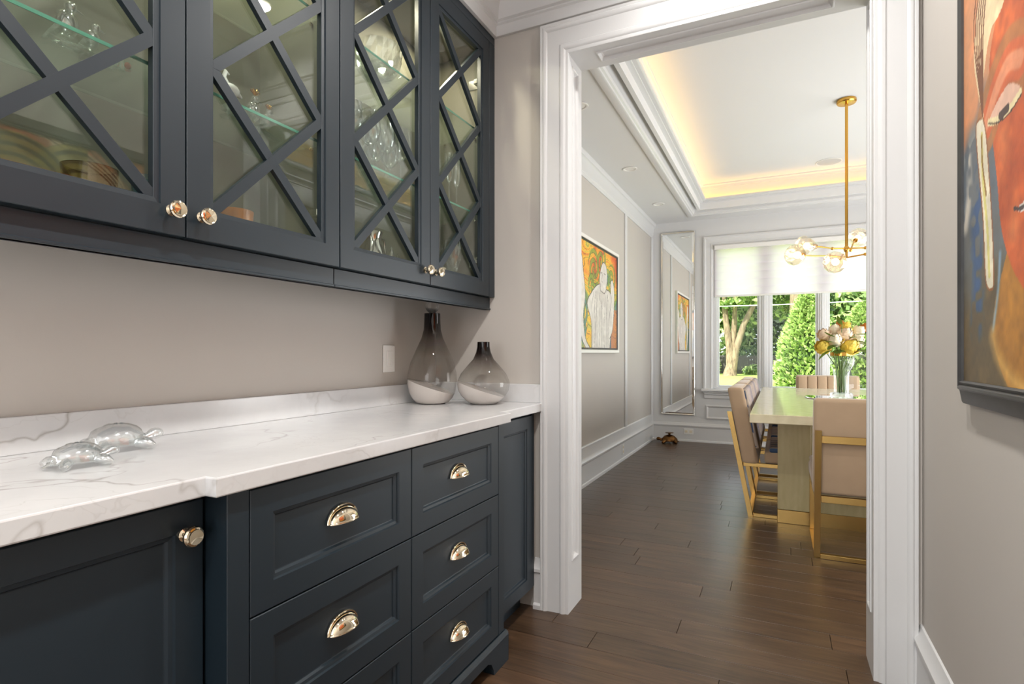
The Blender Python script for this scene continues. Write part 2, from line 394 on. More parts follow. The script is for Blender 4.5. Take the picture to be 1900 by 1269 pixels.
def vcol(name, rough=.5):
    k = NT(name); a = k.node('ShaderNodeVertexColor', layer_name='paint'); n = k.noise(k.pos(), 160, 3)
    k.lk(k.mix(.12, a.outputs[0], k.mix(n, (.4, .4, .4, 1), (.7, .7, .7, 1)), 'SOFT_LIGHT'), k.p.inputs['Base Color']); k.p.inputs['Roughness'].default_value = rough
    k.bump(n, .15, .001); return k.m
M['paint'] = vcol('oil_paint', .45)

# ------------------------------------------------------------------ room dimensions
XL, XR = -1.47, .421            # left wall of both rooms, right wall of the pantry
YD0, YD1 = 2.22, 2.37           # doorway wall
YF = 7.20; XDR = 2.40           # dining far wall, dining right wall
ZC = 2.743; ZT = 3.05           # ceilings, tray ceiling
YB = -3.4
OX0, OX1, OZ = -.80, .285, 2.363
WX0, WX1, WZ0, WZ1 = -.725, 1.005, .665, 2.41
# ------------------------------------------------------------------ floor: planks run across the view
fl = struct('floor', MB().box(XL - .2, XDR + .2, YB, YF + .15, -.08, -.013), M['dark'])
fl['label'] = 'dark brown oak plank floor'
pw = .127; nrow = 0
y = YF - .002
while y > .75:
    x = XL + .002 - random.random() * .9; y0 = y - pw
    xe = XDR if y0 > 2.3 else XR + .03
    while x < xe:
        L = random.choice((.62, .8, 1.0, 1.25, 1.5)) + random.random() * .2
        a, b = max(x, XL + .002), min(x + L, xe)
        if b - a > .02:
            c = .0008; g = .0006
            m = MB(); A, B, C, D = a + g, b - g, y0 + g, y - g; zt = -.0004 + random.random() * .0006
            m.add([(A, C, -.013), (B, C, -.013), (B, D, -.013), (A, D, -.013), (A, C, zt - .002), (B, C, zt - .002), (B, D, zt - .002), (A, D, zt - .002),
                   (A + c, C + c, zt), (B - c, C + c, zt), (B - c, D - c, zt), (A + c, D - c, zt)],
                  [(0, 1, 5, 4), (1, 2, 6, 5), (2, 3, 7, 6), (3, 0, 4, 7), (4, 5, 9, 8), (5, 6, 10, 9), (6, 7, 11, 10), (7, 4, 8, 11), (8, 9, 10, 11)])
            m.build('plank', M['floor'], fl)
        x += L
    y = y0
struct('floor_near', MB().box(XL, XR + .03, YB, y - .0006, -.013, 0), M['floor'])

# ------------------------------------------------------------------ walls and ceilings
struct('wall_left', MB().box(XL - .15, XL, YB, YF + .15, 0, 3.2), M['wall'])
struct('wall_right', MB().box(XR, XR + .15, YB, YD0, 0, ZC), M['wall'])
struct('wall_doorway', MB().box(XL, OX0 - .02, YD0, YD1, 0, ZC).box(OX1 + .02, XDR, YD0, YD1, 0, ZC).box(OX0 - .02, OX1 + .02, YD0, YD1, OZ + .02, ZC), M['wall'])
struct('wall_far', MB().box(XL, WX0, YF, YF + .15, 0, ZC).box(WX1, XDR, YF, YF + .15, 0, ZC).box(WX0, WX1, YF, YF + .15, 0, WZ0).box(WX0, WX1, YF, YF + .15, WZ1, ZC), M['white'])
struct('wall_dining_right', MB().box(XDR, XDR + .15, YD0, YF + .15, 0, 3.2), M['wall'])
struct('wall_near', MB().box(XL, XR, YB - .15, YB, 0, ZC), M['wall'])
struct('ceiling_pantry', MB().box(XL, XR + .15, YB - .15, YD1, ZC, ZC + .12), M['ceil'])
# dining ceiling with a raised tray
TX0, TX1, TY0, TY1 = -.93, 1.86, 3.0, 6.90
mc = MB().box(XL, TX0, YD1, YF, ZC, ZC + .03).box(TX1, XDR, YD1, YF, ZC, ZC + .03).box(TX0, TX1, YD1, TY0, ZC, ZC + .03).box(TX0, TX1, TY1, YF, ZC, ZC + .03)
struct('ceiling_dining', mc, M['ceil'])
UX0, UX1, UY0, UY1 = TX0 + .095, TX1 - .095, TY0 + .095, TY1 - .095
struct('ceiling_tray', MB().box(XL, XDR, YD1, YF, ZT, ZT + .1)
       .box(UX0 - .03, UX0, UY0 - .03, UY1 + .03, ZC + .03, ZT).box(UX1, UX1 + .03, UY0 - .03, UY1 + .03, ZC + .03, ZT)
       .box(UX0, UX1, UY0 - .03, UY0, ZC + .03, ZT).box(UX0, UX1, UY1, UY1 + .03, ZC + .03, ZT), M['ceil'])
def rect_loop(x0, x1, y0, y1): return [(x0, y0), (x1, y0), (x1, y1), (x0, y1)]
def sweep_rect(mb, x0, x1, y0, y1, z, prof):         # inward offsets
    pts = rect_loop(x0, x1, y0, y1); off = [(1, 1, 0), (-1, 1, 0), (-1, -1, 0), (1, -1, 0)]
    return mb.sweep([(a, b, z) for a, b in pts], off, prof, (0, 0, 1), closed=True)
arc = lambda a0, b0, a1, b1, n=6, up=True: [(a0 + (a1 - a0) * (1 - math.cos(t * PI / 2 / n)) if up else a0 + (a1 - a0) * math.sin(t * PI / 2 / n), b0 + (b1 - b0) * math.sin(t * PI / 2 / n) if up else b0 + (b1 - b0) * (1 - math.cos(t * PI / 2 / n))) for t in range(n + 1)]
tray_prof = [(-.055, 0), (-.055, -.014), (-.045, -.018), (-.012, -.018), (-.002, -.012), (0, -.002), (.012, .004), (.016, .012)] + arc(.02, .016, .125, .108, 7) + \
            [(.13, .112), (.13, .116), (.150, .118), (.158, .122), (.164, .126), (.164, .144), (.152, .144), (.152, .125), (-.02, .125), (-.02, .03), (-.055, .03), (-.055, 0)]
struct('trim_1', sweep_rect(MB(), TX0, TX1, TY0, TY1, ZC, tray_prof), M['white'], smooth=35)
up_prof = [(0, -.048), (.010, -.048), (.013, -.044), (.013, -.038)] + arc(.016, -.036, .030, -.016, 4) + [(.036, -.014), (.042, -.010), (.042, 0), (0, 0)]
struct('trim_2', sweep_rect(MB(), UX0, UX1, UY0, UY1, ZT, up_prof), M['white'], smooth=35)
# amber LED strip lying in the cove
t = Thing('light_strip', 'amber glowing light strip hidden in the ceiling cove of the dining room', 'light', (0, 0, ZC + .04))
m = MB(); e = .012
q0 = .030; q1 = q0 + e
for x0, x1, y0, y1 in ((UX0 + q0, UX0 + q1, UY0 + q1, UY1 - q1), (UX1 - q1, UX1 - q0, UY0 + q1, UY1 - q1), (UX0 + q0, UX1 - q0, UY0 + q0, UY0 + q1), (UX0 + q0, UX1 - q0, UY1 - q1, UY1 - q0)):
    m.box(x0, x1, y0, y1, ZC + .1265, ZC + .132)
t.part('diode_tape', m, M['led'])

# crown moulding of the pantry: over the cabinets, over the doorway, along the right wall
CX = -1.154
zb = 2.512
crown = [(0, 0), (.014, 0), (.017, .004), (.019, .044), (.026, .050), (.026, .056), (.033, .060)] + arc(.036, .062, .150, .196, 8) + [(.154, .200), (.154, .208), (.164, .212), (.168, .222), (.168, .231), (0, .231)]
struct('trim_3', MB().sweep([(CX, YB, zb), (CX, YD0, zb), (XR, YD0, zb), (XR, YB, zb)], [(1, 0, 0), (1, -1, 0), (-1, -1, 0), (-1, 0, 0)], crown, (0, 0, 1)), M['white'], smooth=35)
# small crown in the dining room (left wall) 
dcrown = [(0, 0), (.012, 0), (.014, .03), (.022, .036)] + arc(.024, .04, .075, .14, 6) + [(.08, .15), (.086, .16), (.086, .178), (0, .178)]
struct('trim_4', MB().sweep([(XL, YD1, 2.565), (XL, YF, 2.565)], [(1, 0, 0)] * 2, [(a * .6, b) for a, b in dcrown], (0, 0, 1)), M['white'], smooth=35)

# doorway casing + jambs + soffit
casing = [(0, 0), (0, .012), (.004, .014), (.012, .014), (.017, .018), (.024, .021), (.032, .021), (.036, .017), (.040, .0165), (.092, .019), (.097, .024), (.104, .027), (.108, .027), (.112, .024), (.116, .026), (.122, .026), (.122, 0)]
pathp = [(OX0, 0), (OX0, OZ), (OX1, OZ), (OX1, 0)]; offp = [(-1, 0, 0), (-1, 0, 1.1), (1, 0, 1.1), (1, 0, 0)]
struct('trim_5', MB().sweep([(a, YD0, b) for a, b in pathp], offp, casing, (0, -1, 0)), M['white'], smooth=30)
struct('trim_6', MB().sweep([(a, YD1, b) for a, b in pathp], offp, casing, (0, 1, 0)), M['white'], smooth=30)
jl = [(0, -.02), (0, 0), (.034, 0), (.036, .004), (.041, .005), (.045, .002), (.050, -.006), (.056, -.009)]
jm = MB(); y0, y1 = YD0, YD1; dpt = y1 - y0
jm.box(OX0 - .02, OX0, y0, y1, 0, .175); jm.panel((OX0, y0, .175), (0, 1, 0), (0, 0, 1), (1, 0, 0), dpt, OZ - .175, jl)
struct('trim_7', jm, M['white'])
jm = MB(); jm.box(OX1, OX1 + .02, y0, y1, 0, .175); jm.panel((OX1, y0, .175), (0, 1, 0), (0, 0, 1), (-1, 0, 0), dpt, OZ - .175, jl)
struct('trim_8', jm, M['white'])
jm = MB().panel((OX0, y0, OZ), (1, 0, 0), (0, 1, 0), (0, 0, -1), OX1 - OX0, dpt, jl)
jm2 = MB()
jm2.box(OX0, OX0 + .07, y0, y1, OZ, OZ + .02); jm2.box(OX1 - .07, OX1, y0, y1, OZ, OZ + .02)
jm2.panel((OX0 + .07, y0, OZ), (1, 0, 0), (0, 1, 0), (0, 0, -1), OX1 - OX0 - .14, dpt, jl)
struct('trim_9', jm2, M['white'])

# baseboards
base = [(0, 0), (.028, 0), (.028, .018), (.02, .026), (.018, .15), (.022, .156), (.026, .160), (.026, .172), (.018, .182), (.010, .200), (.006, .212), (0, .214)]
struct('baseboard_right', MB().sweep([(XR, YB, 0), (XR, YD0, 0)], [(-1, 0, 0)] * 2, base, (0, 0, 1)), M['white'], smooth=30)
struct('baseboard_doorway', MB().sweep([(-.955, YD0, 0), (OX0 - .122, YD0, 0)], [(0, -1, 0)] * 2, base, (0, 0, 1)), M['white'], smooth=30)
struct('baseboard_doorway_right', MB().box(OX1 + .122, XR, YD0 - .012, YD0, 0, .2), M['white'])
dbase = [(0, 0), (.034, 0), (.034, .012), (.030, .022), (.022, .026), (.022, .175), (.027, .182), (.030, .190), (.030, .2), (.020, .212), (.016, .226), (.014, .232), (.014, .318), (.010, .324), (0, .326)]
struct('baseboard_left', MB().sweep([(XL, YD1, 0), (XL, YF, 0)], [(1, 0, 0)] * 2, dbase, (0, 0, 1)), M['white'], smooth=30)
fbase = [(0, 0), (.034, 0), (.034, .012), (.030, .022), (.022, .026), (.022, .175), (.027, .182), (.030, .190), (.030, .2), (.020, .212), (.012, .228), (0, .230)]
struct('baseboard_far', MB().sweep([(XL, YF, 0), (XDR, YF, 0)], [(0, -1, 0)] * 2, fbase, (0, 0, 1)), M['white'], smooth=30)
# wall battens in the dining room
for n, (ya, yb) in enumerate(((5.775, 5.855), (3.88, 3.96), (7.11, 7.2))):
    struct('trim_%d' % (10 + n), MB().box(XL, XL + .014, ya, yb, .326, 2.566, .003).box(XL, XL + .018, ya + .012, yb - .012, .326, 2.566, .003), M['white'])

# ------------------------------------------------------------------ dining window
wn = struct('window_1', MB().sweep([(WX0, YF, WZ0), (WX0, YF, WZ1), (WX1, YF, WZ1), (WX1, YF, WZ0)], [(-1, 0, 0), (-1, 0, 1), (1, 0, 1), (1, 0, 0)], [(a * .93, b) for a, b in casing], (0, -1, 0)), M['white'], smooth=30)
wn['label'] = 'white three-pane dining window with deep casing looking on the garden'
m = MB(); yo = YF + .05
m.box(WX0, WX0 + .04, YF + .0, YF + .13, WZ0, WZ1, .003).box(WX1 - .04, WX1, YF, YF + .13, WZ0, WZ1, .003).box(WX0 + .04, WX1 - .04, YF, YF + .13, WZ1 - .03, WZ1).box(WX0 + .04, WX1 - .04, YF, YF + .13, WZ0, WZ0 + .02)
for a, b in ((-.218, -.092), (.394, .497)):
    m.box(a, b, YF + .03, YF + .12, WZ0 + .02, WZ1 - .03, .004); mid = (a + b) / 2
    m.box(mid - .03, mid + .03, YF + .018, YF + .03, WZ0 + .02, WZ1 - .03, .004); m.box(mid - .012, mid + .012, YF + .01, YF + .018, WZ0 + .02, WZ1 - .03, .003)
m.build('window_frame', M['white'], wn)
for a, b in ((-.685, -.218), (-.092, .394), (.497, .965)):
    s_ = MB().panel((a, YF + .05, WZ0 + .02), (1, 0, 0), (0, 0, 1), (0, -1, 0), b - a, WZ1 - WZ0 - .05, [(0, -.06), (0, 0), (.016, .0), (.018, -.01), (.018, -.02)])
    # open sash: rails only
    s_ = MB(); w_ = .02; z0, z1 = WZ0 + .02, WZ1 - .03
    s_.box(a, a + w_, YF + .05, YF + .10, z0, z1, .003).box(b - w_, b, YF + .05, YF + .10, z0, z1, .003).box(a + w_, b - w_, YF + .05, YF + .10, z0, z0 + w_, .003).box(a + w_, b - w_, YF + .05, YF + .10, z1 - w_, z1, .003)
    so = s_.build('sash', M['white'], wn)
    MB().box(a + w_ - .004, b - w_ + .004, YF + .072, YF + .076, z0 + w_ - .004, z1 - w_ + .004).build('pane', M['pane'], so)
m = MB().box(WX0 - .14, WX1 + .14, YF - .085, YF + .02, WZ0 - .032, WZ0, .006).box(WX0 - .125, WX1 + .125, YF - .06, YF, WZ0 - .05, WZ0 - .032, .004).box(WX0 - .11, WX1 + .11, YF - .042, YF, WZ0 - .075, WZ0 - .05, .006).box(WX0 - .11, WX1 + .11, YF - .022, YF, WZ0 - .12, WZ0 - .075, .004)
m.build('window_sill', M['white'], wn)
for a, b in ((WX0 - .09, .08), (.2, WX1 + .09)):
    MB().panel((a, YF, .29), (1, 0, 0), (0, 0, 1), (0, -1, 0), b - a, .17, [(0, 0), (0, .012), (.012, .016), (.018, .010), (.024, .006), (.03, .003)]).build('apron_panel', M['white'], wn)
# blind
t = Thing('window_blind', 'white layered fabric blind drawn halfway down the dining window', 'blind', (.14, YF, 1.79))
t.part('headrail', MB().box(WX0 + .01, WX1 - .01, YF - .05, YF + .028, WZ1 - .055, WZ1 - .002, .006), M['plastic'])
zz = WZ1 - .056; nb = 6; zbot = 1.80; hh = (zz - zbot) / nb
for i in range(nb):
    z1 = zz - i * hh; z0 = z1 - hh
    m = MB(); prof = [(-.0, z1), (-.004, z1 - .004), (-.010, z0 + hh * .45), (-.014, z0 + .01), (-.010, z0 - .004), (-.006, z0 + .004), (-.002, z1 - .01)]
    m.prism([(YF - .006 + a, b) for a, b in prof], WX0 + .015, WX1 - .015, lambda a, b, c: (c, a, b))
    t.part('fabric_fold', m, M['blind'], smooth=50)
t.part('bottom_rail', MB().box(WX0 + .015, WX1 - .015, YF - .024, YF + .0, zbot - .022, zbot - .001, .004), M['plastic'])

# ------------------------------------------------------------------ tall mirror on the far wall
t = Thing('wall_mirror', 'tall narrow mirror in thin silver frame on white far wall', 'mirror', (-1.15, YF, .325))
mx0, mx1, mz0, mz1 = -1.354, -.945, .328, 2.617
t.part('frame', MB().sweep([(mx0, YF - .001, mz0), (mx1, YF - .001, mz0), (mx1, YF - .001, mz1), (mx0, YF - .001, mz1)], [(1, 0, 1), (-1, 0, 1), (-1, 0, -1), (1, 0, -1)], [(0, 0), (0, .02), (.003, .022), (.010, .020), (.013, .014), (.013, 0)], (0, -1, 0), closed=True), M['silver'])
t.part('glass', MB().panel((mx0 + .012, YF - .004, mz0 + .012), (1, 0, 0), (0, 0, 1), (0, -1, 0), mx1 - mx0 - .024, mz1 - mz0 - .024, [(0, -.002), (0, .006), (.016, .009)]), M['mirror'])

# ------------------------------------------------------------------ cabinets
def front(mb, x, y0, y1, z0, z1, th=.02, margin=.052):        # frame-and-panel front facing +X
    mb.panel((x, y0, z0), (0, 1, 0), (0, 0, 1), (1, 0, 0), y1 - y0, z1 - z0,
             [(0, -th), (0, -.0015), (.0015, 0), (margin, 0), (margin + .002, -.005), (margin + .009, -.006), (margin + .012, -.0115), (margin + .014, -.012)])
    return mb
def knob(thing, under, x, y, z):
    f = lambda p: Vector((x + p.z, y + p.x, z + p.y))
    m = MB().lathe([(.011, -.001), (.012, .003), (.0075, .006), (.0065, .014), (.010, .017), (.0165, .019), (.0185, .023), (.0185, .027), (.0165, .030), (.0135, .031), (.013, .0335), (.0, .0345)], 16, f)
    m.build('knob', M['nickel'], under, smooth=25)
def cup_pull(under, x, y, z):
    W_, H_, D_ = .045, .034, .026; m = MB(); n = 14; k = 6
    vs_ = []; 
    for i in range(n + 1):
        a = PI * i / n
        for j in range(k + 1):
            b = PI / 2 * j / k                       # rim at wall -> outer lip
            r = math.cos(b); vs_.append((x + .003 + D_ * math.sin(b), y - W_ * math.cos(a) * (r * .75 + .25), z - .012 + H_ * math.sin(a) * (r * .92 + .0)))
    fs = [(i * (k + 1) + j, (i + 1) * (k + 1) + j, (i + 1) * (k + 1) + j + 1, i * (k + 1) + j + 1) for i in range(n) for j in range(k)]
    m.add(vs_, fs)
    rim = [(x + .004, y - (W_ + .002) * math.cos(PI * i / n), z - .012 + (H_ + .002) * math.sin(PI * i / n)) for i in range(n + 1)]
    m.tube(rim, .0028, 6)
    lip = [(x + .003 + D_ * math.sin(PI * i / 12), y - W_ * math.cos(PI * i / 12), z - .012) for i in range(13)]
    lip = [(x + .003 + D_ * math.sin(q), y - W_ * (math.cos(q)), z - .012) for q in [PI * i / 12 for i in range(13)]]
    m.tube([(x + .004 + D_ * .98 * math.sin(q), y - W_ * math.cos(q), z - .0125 + .002 * math.sin(q)) for q in [PI * i / 14 for i in range(15)]], .0022, 6)
    o = m.build('cup_pull', M['nickel'], under, smooth=60); return o

ZCT = .885; ZCU = .850; FX = -.945; BX = -.889
# left base cabinet
t = Thing('base_cabinet', 'navy base cabinet with knobbed panel door left of the drawers', 'cabinet', (-1.2, .2, 0))
t.part('carcass', MB().box(XL + .002, FX - .021, -.45, .652, .10, ZCU - .001).box(XL + .002, FX - .07, -.45, .652, 0, .10), M['navy'])
for a, b, kn in ((.125, .668, .632), (-.45, .121, None)):
    d = t.part('door', front(MB(), FX, a, b, .103, ZCU - .014), M['navy'])
    if kn: knob(t, d, FX, kn, .780)
# drawer block
t = Thing('drawer_cabinet', 'projecting navy cabinet of six drawers with nickel cup pulls', 'cabinet', (-1.15, 1.23, 0))
t.part('carcass', MB().box(XL + .002, BX - .021, .676, 1.780, .10, ZCU - .001), M['navy'])
for a, b in ((.674, .7205), (1.7395, 1.782)): t.part('stile', MB().box(BX - .06, BX, a, b, .108, ZCU - .001, .0015), M['navy'])
for a, b in ((.7225, 1.2255), (1.2285, 1.7375)):
    for z0, z1 in ((.605, .8435), (.354, .6020), (.110, .351)):
        d = t.part('drawer', front(MB(), BX, a, b, z0, z1), M['navy'])
        cup_pull(d, BX - .0115, (a + b) / 2, (z0 + z1) / 2 + .008)
pl = [(0, 0), (.11, 0), (.115, .02), (.13, .045), (.155, .058), (1.132 - .155, .058), (1.132 - .13, .045), (1.132 - .115, .02), (1.132 - .11, 0), (1.132, 0), (1.132, .092), (0, .092)]
m = MB().prism([(.662 + a, b) for a, b in pl], BX - .03, BX + .012, lambda a, b, c: (c, a, b))
m.prism([(BX - .03, .092), (BX + .012, .092), (BX + .010, .1), (BX + .002, .1065), (BX - .03, .1065)], .662, 1.794, lambda a, b, c: (a, c, b))
for ya, yb in ((.662, .69), (1.766, 1.794)): m.box(XL + .1, BX - .03, ya, yb, 0, .10)
t.part('plinth', m, M['navy'])
# right base cabinet
t = Thing('base_cabinet', 'narrow navy base cabinet between the drawers and the white door casing', 'cabinet', (-1.2, 2.0, 0))
t.part('carcass', MB().box(XL + .002, FX - .021, 1.797, 2.19, .10, ZCU - .001).box(XL + .002, FX - .07, 1.797, 2.19, 0, .10), M['navy'])
t.part('door', front(MB(), FX, 1.797, 2.163, .103, ZCU - .014), M['navy'])
t.part('filler_strip', MB().box(FX - .02, FX - .004, 2.166, 2.19, .103, ZCU - .001), M['navy'])

# countertop with backsplashes
t = Thing('countertop', 'white grey-veined marble worktop running along the navy base cabinets', 'countertop', (-1.2, 1, ZCU))
ol = [(XL + .001, -.45), (-.900, -.45), (-.900, .640), (-.872, .640), (-.872, 1.803), (-.915, 1.803), (-.915, YD0 - .001), (XL + .001, YD0 - .001)]
bm = bmesh.new(); bv = [bm.verts.new((a, b, ZCU)) for a, b in ol]; f_ = bm.faces.new(bv)
ex = bmesh.ops.extrude_face_region(bm, geom=[f_]); bmesh.ops.translate(bm, vec=(0, 0, ZCT - ZCU), verts=[v for v in ex['geom'] if isinstance(v, bmesh.types.BMVert)])
bmesh.ops.bevel(bm, geom=[e for e in bm.edges if abs(e.verts[0].co.z - e.verts[1].co.z) < 1e-6 and e.verts[0].co.x > -1.4 and e.verts[1].co.x > -1.4], offset=.003, segments=2, profile=.5, affect='EDGES')
t.part('slab', MB().bm(bm), M['marble'])
t.part('backsplash', MB().box(XL + .001, XL + .02, -.45, YD0 - .021, ZCT, .965, .0015), M['marble'])
t.part('backsplash', MB().box(XL + .001, OX0 - .124, YD0 - .02, YD0 - .001, ZCT, .965, .0015), M['marble'])

# upper cabinets
ZU0, ZU1 = 1.35, 2.475; DX = CX
def lattice_door(t, y0, y1, knob_y):
    st = .066; th = .022
    o0, o1, p0, p1 = y0 + st, y1 - st, ZU0 + .072, ZU1 - .072
    loops = [(0, -th), (0, -.0015), (.0015, 0)]
    m = MB()
    # frame: outer loop to inner opening, with a stepped inner edge, open in the middle
    O = Vector((DX, y0, ZU0)); w, h = y1 - y0, ZU1 - ZU0; ia, ib = st, .072
    L = [((0, 0), -th), ((0, 0), -.0015), ((.0015, .0015), 0), ((ia - .012, ib - .012), 0), ((ia - .011, ib - .011), -.004), ((ia - .001, ib - .001), -.005), ((ia, ib), -.006), ((ia, ib), -th), ((0, 0), -th)]
    vs_ = []; fs = []
    for (a, b), d in L:
        for q, r in ((a, b), (w - a, b), (w - a, h - b), (a, h - b)): vs_.append(O + Vector((d, q, r)))
    for k in range(len(L) - 1):
        for q in range(4): fs.append((4 * k + q, 4 * k + (q + 1) % 4, 4 * k + 4 + (q + 1) % 4, 4 * k + 4 + q))
    m.add(vs_, fs)
    d = t.part('door', m, M['navy'])
    ch = (p1 - p0) / 3; cw = o1 - o0; hw = .0125
    ang = math.atan2(ch, cw); dy, dz = math.cos(ang), math.sin(ang)
    for c in range(3):
        zb_ = p0 + c * ch
        for s_ in (1, -1):
            ya, za = (o0, zb_) if s_ > 0 else (o1, zb_)
            # bar clipped to the opening: hexagon along the diagonal
            ey, ez = hw / dz, hw / dy            # intercepts on the horizontal / vertical borders
            lo = zb_; hi = zb_ + ch
            pts = [(0, 0), (ey, 0), (cw, ch - ez), (cw, ch), (cw - ey, ch), (0, ez)]
            pts = [((o0 + a) if s_ > 0 else (o1 - a), lo + b) for a, b in pts]
            dd = 0 if s_ > 0 else .0006
            MB().prism(pts, DX - .020, DX - .006 - dd, lambda a, b, c_: (c_, a, b)).build('lattice_bar', M['navy'], d)
    MB().box(DX - .0235, DX - .0205, o0 - .012, o1 + .012, p0 - .012, p1 + .012).build('glass_pane', M['cabpane'], d)
    knob(t, d, DX, knob_y, ZU0 + .050)
def upper(label, y0, ym, y1, extra=None):
    t = Thing('wall_cabinet', label, 'cabinet', (-1.3, ym, ZU0))
    yb = extra or y1
    m = MB()
    ix = DX - .026
    m.box(XL + .002, ix, y0 + .001, y0 + .019, ZU0 + .001, ZU1).box(XL + .002, ix, yb - .019, yb - .001, ZU0 + .001, ZU1)
    m.box(XL + .002, ix, y0 + .019, yb - .019, ZU0 + .001, ZU0 + .02).box(XL + .002, ix, y0 + .019, yb - .019, ZU1 - .02, ZU1)
    t.part('carcass', m, M['navy'])
    t.part('back_panel', MB().box(XL + .002, XL + .012, y0 + .019, yb - .019, ZU0 + .02, ZU1 - .02), M['navy_in'])
    m = MB().box(XL + .012, ix - .004, y0 + .019, y0 + .022, ZU0 + .02, ZU1 - .02).box(XL + .012, ix - .004, yb - .022, yb - .019, ZU0 + .02, ZU1 - .02).box(XL + .012, ix - .004, y0 + .022, yb - .022, ZU0 + .02, ZU0 + .022).box(XL + .012, ix - .004, y0 + .022, yb - .022, ZU1 - .022, ZU1 - .02)
    t.part('lining', m, M['navy_in'])
    for z in (1.712, 2.08):
        gs = t.part('glass_shelf', MB().box(XL + .014, -1.195, y0 + .024, yb - .024, z - .008, z, .001), M['shelfglass'])
        MB().box(-1.195, -1.1935, y0 + .025, yb - .025, z - .0075, z - .0005).build('polished_edge', M['glassedge'], gs)
    pin = None
    for z in (1.70, 2.068):
        for y in (y0 + .027, yb - .027):
            for x in (-1.40, -1.24):
                if pin is None: pin = t.part('shelf_pin', MB().lathe([(.005, -.005), (.005, 0), (.003, .003), (0, .0035)], 8), M['nickel']); pin.matrix_parent_inverse = Matrix(); o = pin
                else: o = pin.copy(); COL.objects.link(o)
                o.location = Vector((x, y, z)) - Vector(t.loc)
    lattice_door(t, y0 + .0015, ym - .0015, ym - .034); lattice_door(t, ym + .0015, y1 - .0015, ym + .034)
    if extra: t.part('filler_strip', MB().box(DX - .03, DX, y1 + .001, extra, ZU0, ZU1, .001), M['navy'])
    t.part('top_board', MB().box(XL + .002, DX + .0, y0, yb, ZU1 + .001, 2.511, .001), M['navy'])
    m = MB().box(-1.198, -1.178, y0, yb, 1.294, ZU0 - .001, .002).box(-1.205, -1.174, y0, yb, 1.294, 1.301, .0015)
    t.part('light_rail', m, M['navy'])
    for y in ((y0 + ym) / 2, (ym + y1) / 2):
        t.part('puck_light', MB().lathe([(.032, 0), (.034, -.004), (.030, -.010), (.0, -.010)], 20, lambda p, y=y: Vector((-1.31 + p.x, y + p.y, ZU1 - .022 + p.z))), M['puck'])
        light('puck_glow', 'AREA', (-1.31, y, ZU1 - .036), 2.6, (1, .88, .66), (0, 0, 0), shape='DISK', size=.05)
    # hinges at the outer stiles
    for y, s_ in ((y0 + .022, 1), (y1 - .022, -1)):
        for z in (2.28, 1.50):
            t.part('hinge', MB().box(-1.24, -1.185, y, y + s_ * .012, z - .022, z + .022, .002).box(-1.20, -1.18, y + s_ * .012, y + s_ * .04, z - .012, z + .012, .003), M['silver'])
    return t
upper('navy wall cabinet with lattice glass doors nearest the camera', .310, .7765, 1.2420)
upper('navy wall cabinet with lattice glass doors, full of stemware, nearest the doorway', 1.2435, 1.7085, 2.167, 2.2185)

# ------------------------------------------------------------------ crystal and glass in the cabinets
S1, S2, S0 = 1.712, 2.08, ZU0 + .022
def bird_pair(label, loc, crown_=False, rz=0):
    t = Thing('bird_figurine', label, 'figurine', (0, 0, 0), 'crystal bird pairs on the glass shelf')
    br = MB().tube([(0, -.045, .018), (0, -.015, .012), (0, .02, .016), (0, .055, .008), (.004, .075, .002)], [.006, .008, .009, .007, .003], 8)
    br.tube([(0, -.03, .014), (.012, -.04, .002)], .004, 6).tube([(0, .015, .014), (-.014, .02, .002)], .004, 6)
    t.part('branch', br, M['cutglass'], smooth=50)
    for dy, h, s in ((-.012, .055, 1.0), (.034, .045, .78)):
        m = MB()
        m.ball((0, dy, h), (.017 * s, .021 * s, .028 * s), 12, 8).ball((0, dy + .007, h + .036 * s), (.012 * s,) * 3, 10, 7)
        m.tube([(0, dy + .014, h + .036 * s), (0, dy + .028 * s + .003, h + .033 * s)], [.004, .0008], 6)
        m.tube([(0, dy - .01, h - .01), (0, dy - .03 * s, h - .036 * s), (0, dy - .04 * s, h - .05 * s)], [.011, .007, .004], 6)
        b = t.part('bird', m, M['cutglass'], smooth=50)
        if crown_:
            c = MB()
            for i in range(7):
                a = -.9 + i * .3; c.tube([(0, dy + .007, h + .045 * s), (0, dy + .007 + .02 * s * math.sin(a), h + .045 * s + .02 * s * math.cos(a))], .0012, 5)
            c.build('gold_crest', M['gold'], b)
    t.o.location = loc; t.o.rotation_euler = (0, 0, rz); t.loc = loc
    return t
bird_pair('pair of clear crystal birds on a branch behind the leftmost glass door', (-1.30, .635, S1))
bird_pair('pair of clear crystal birds with gold crests behind the second door', (-1.31, 1.085, S1), True)
t = Thing('swan_figurine', 'white porcelain bird on a clear stemmed foot behind the second door', 'figurine', (-1.29, .981, S1))
f = lambda p: p + Vector((-1.29, .981, S1))
t.part('stem', MB().lathe([(.019, 0), (.02, .003), (.006, .008), (.0035, .03), (.004, .055), (.0, .06)], 14, f), M['cutglass'], smooth=40)
m = MB().ball((-1.29, .989, S1 + .075), (.015, .026, .016), 10, 7).tube([(-1.29, .976, S1 + .082), (-1.29, .968, S1 + .1), (-1.29, .974, S1 + .116), (-1.29, .984, S1 + .112)], [.009, .006, .006, .002], 8).tube([(-1.29, 1.001, S1 + .075), (-1.29, 1.021, S1 + .066)], [.01, .003], 8)
t.part('bird', m, M['whiteporc'], smooth=50)
t = Thing('crystal_cluster', 'small faceted crystal with a red bead beside the leftmost bird pair', 'figurine', (-1.28, .72, S1))
m = MB()
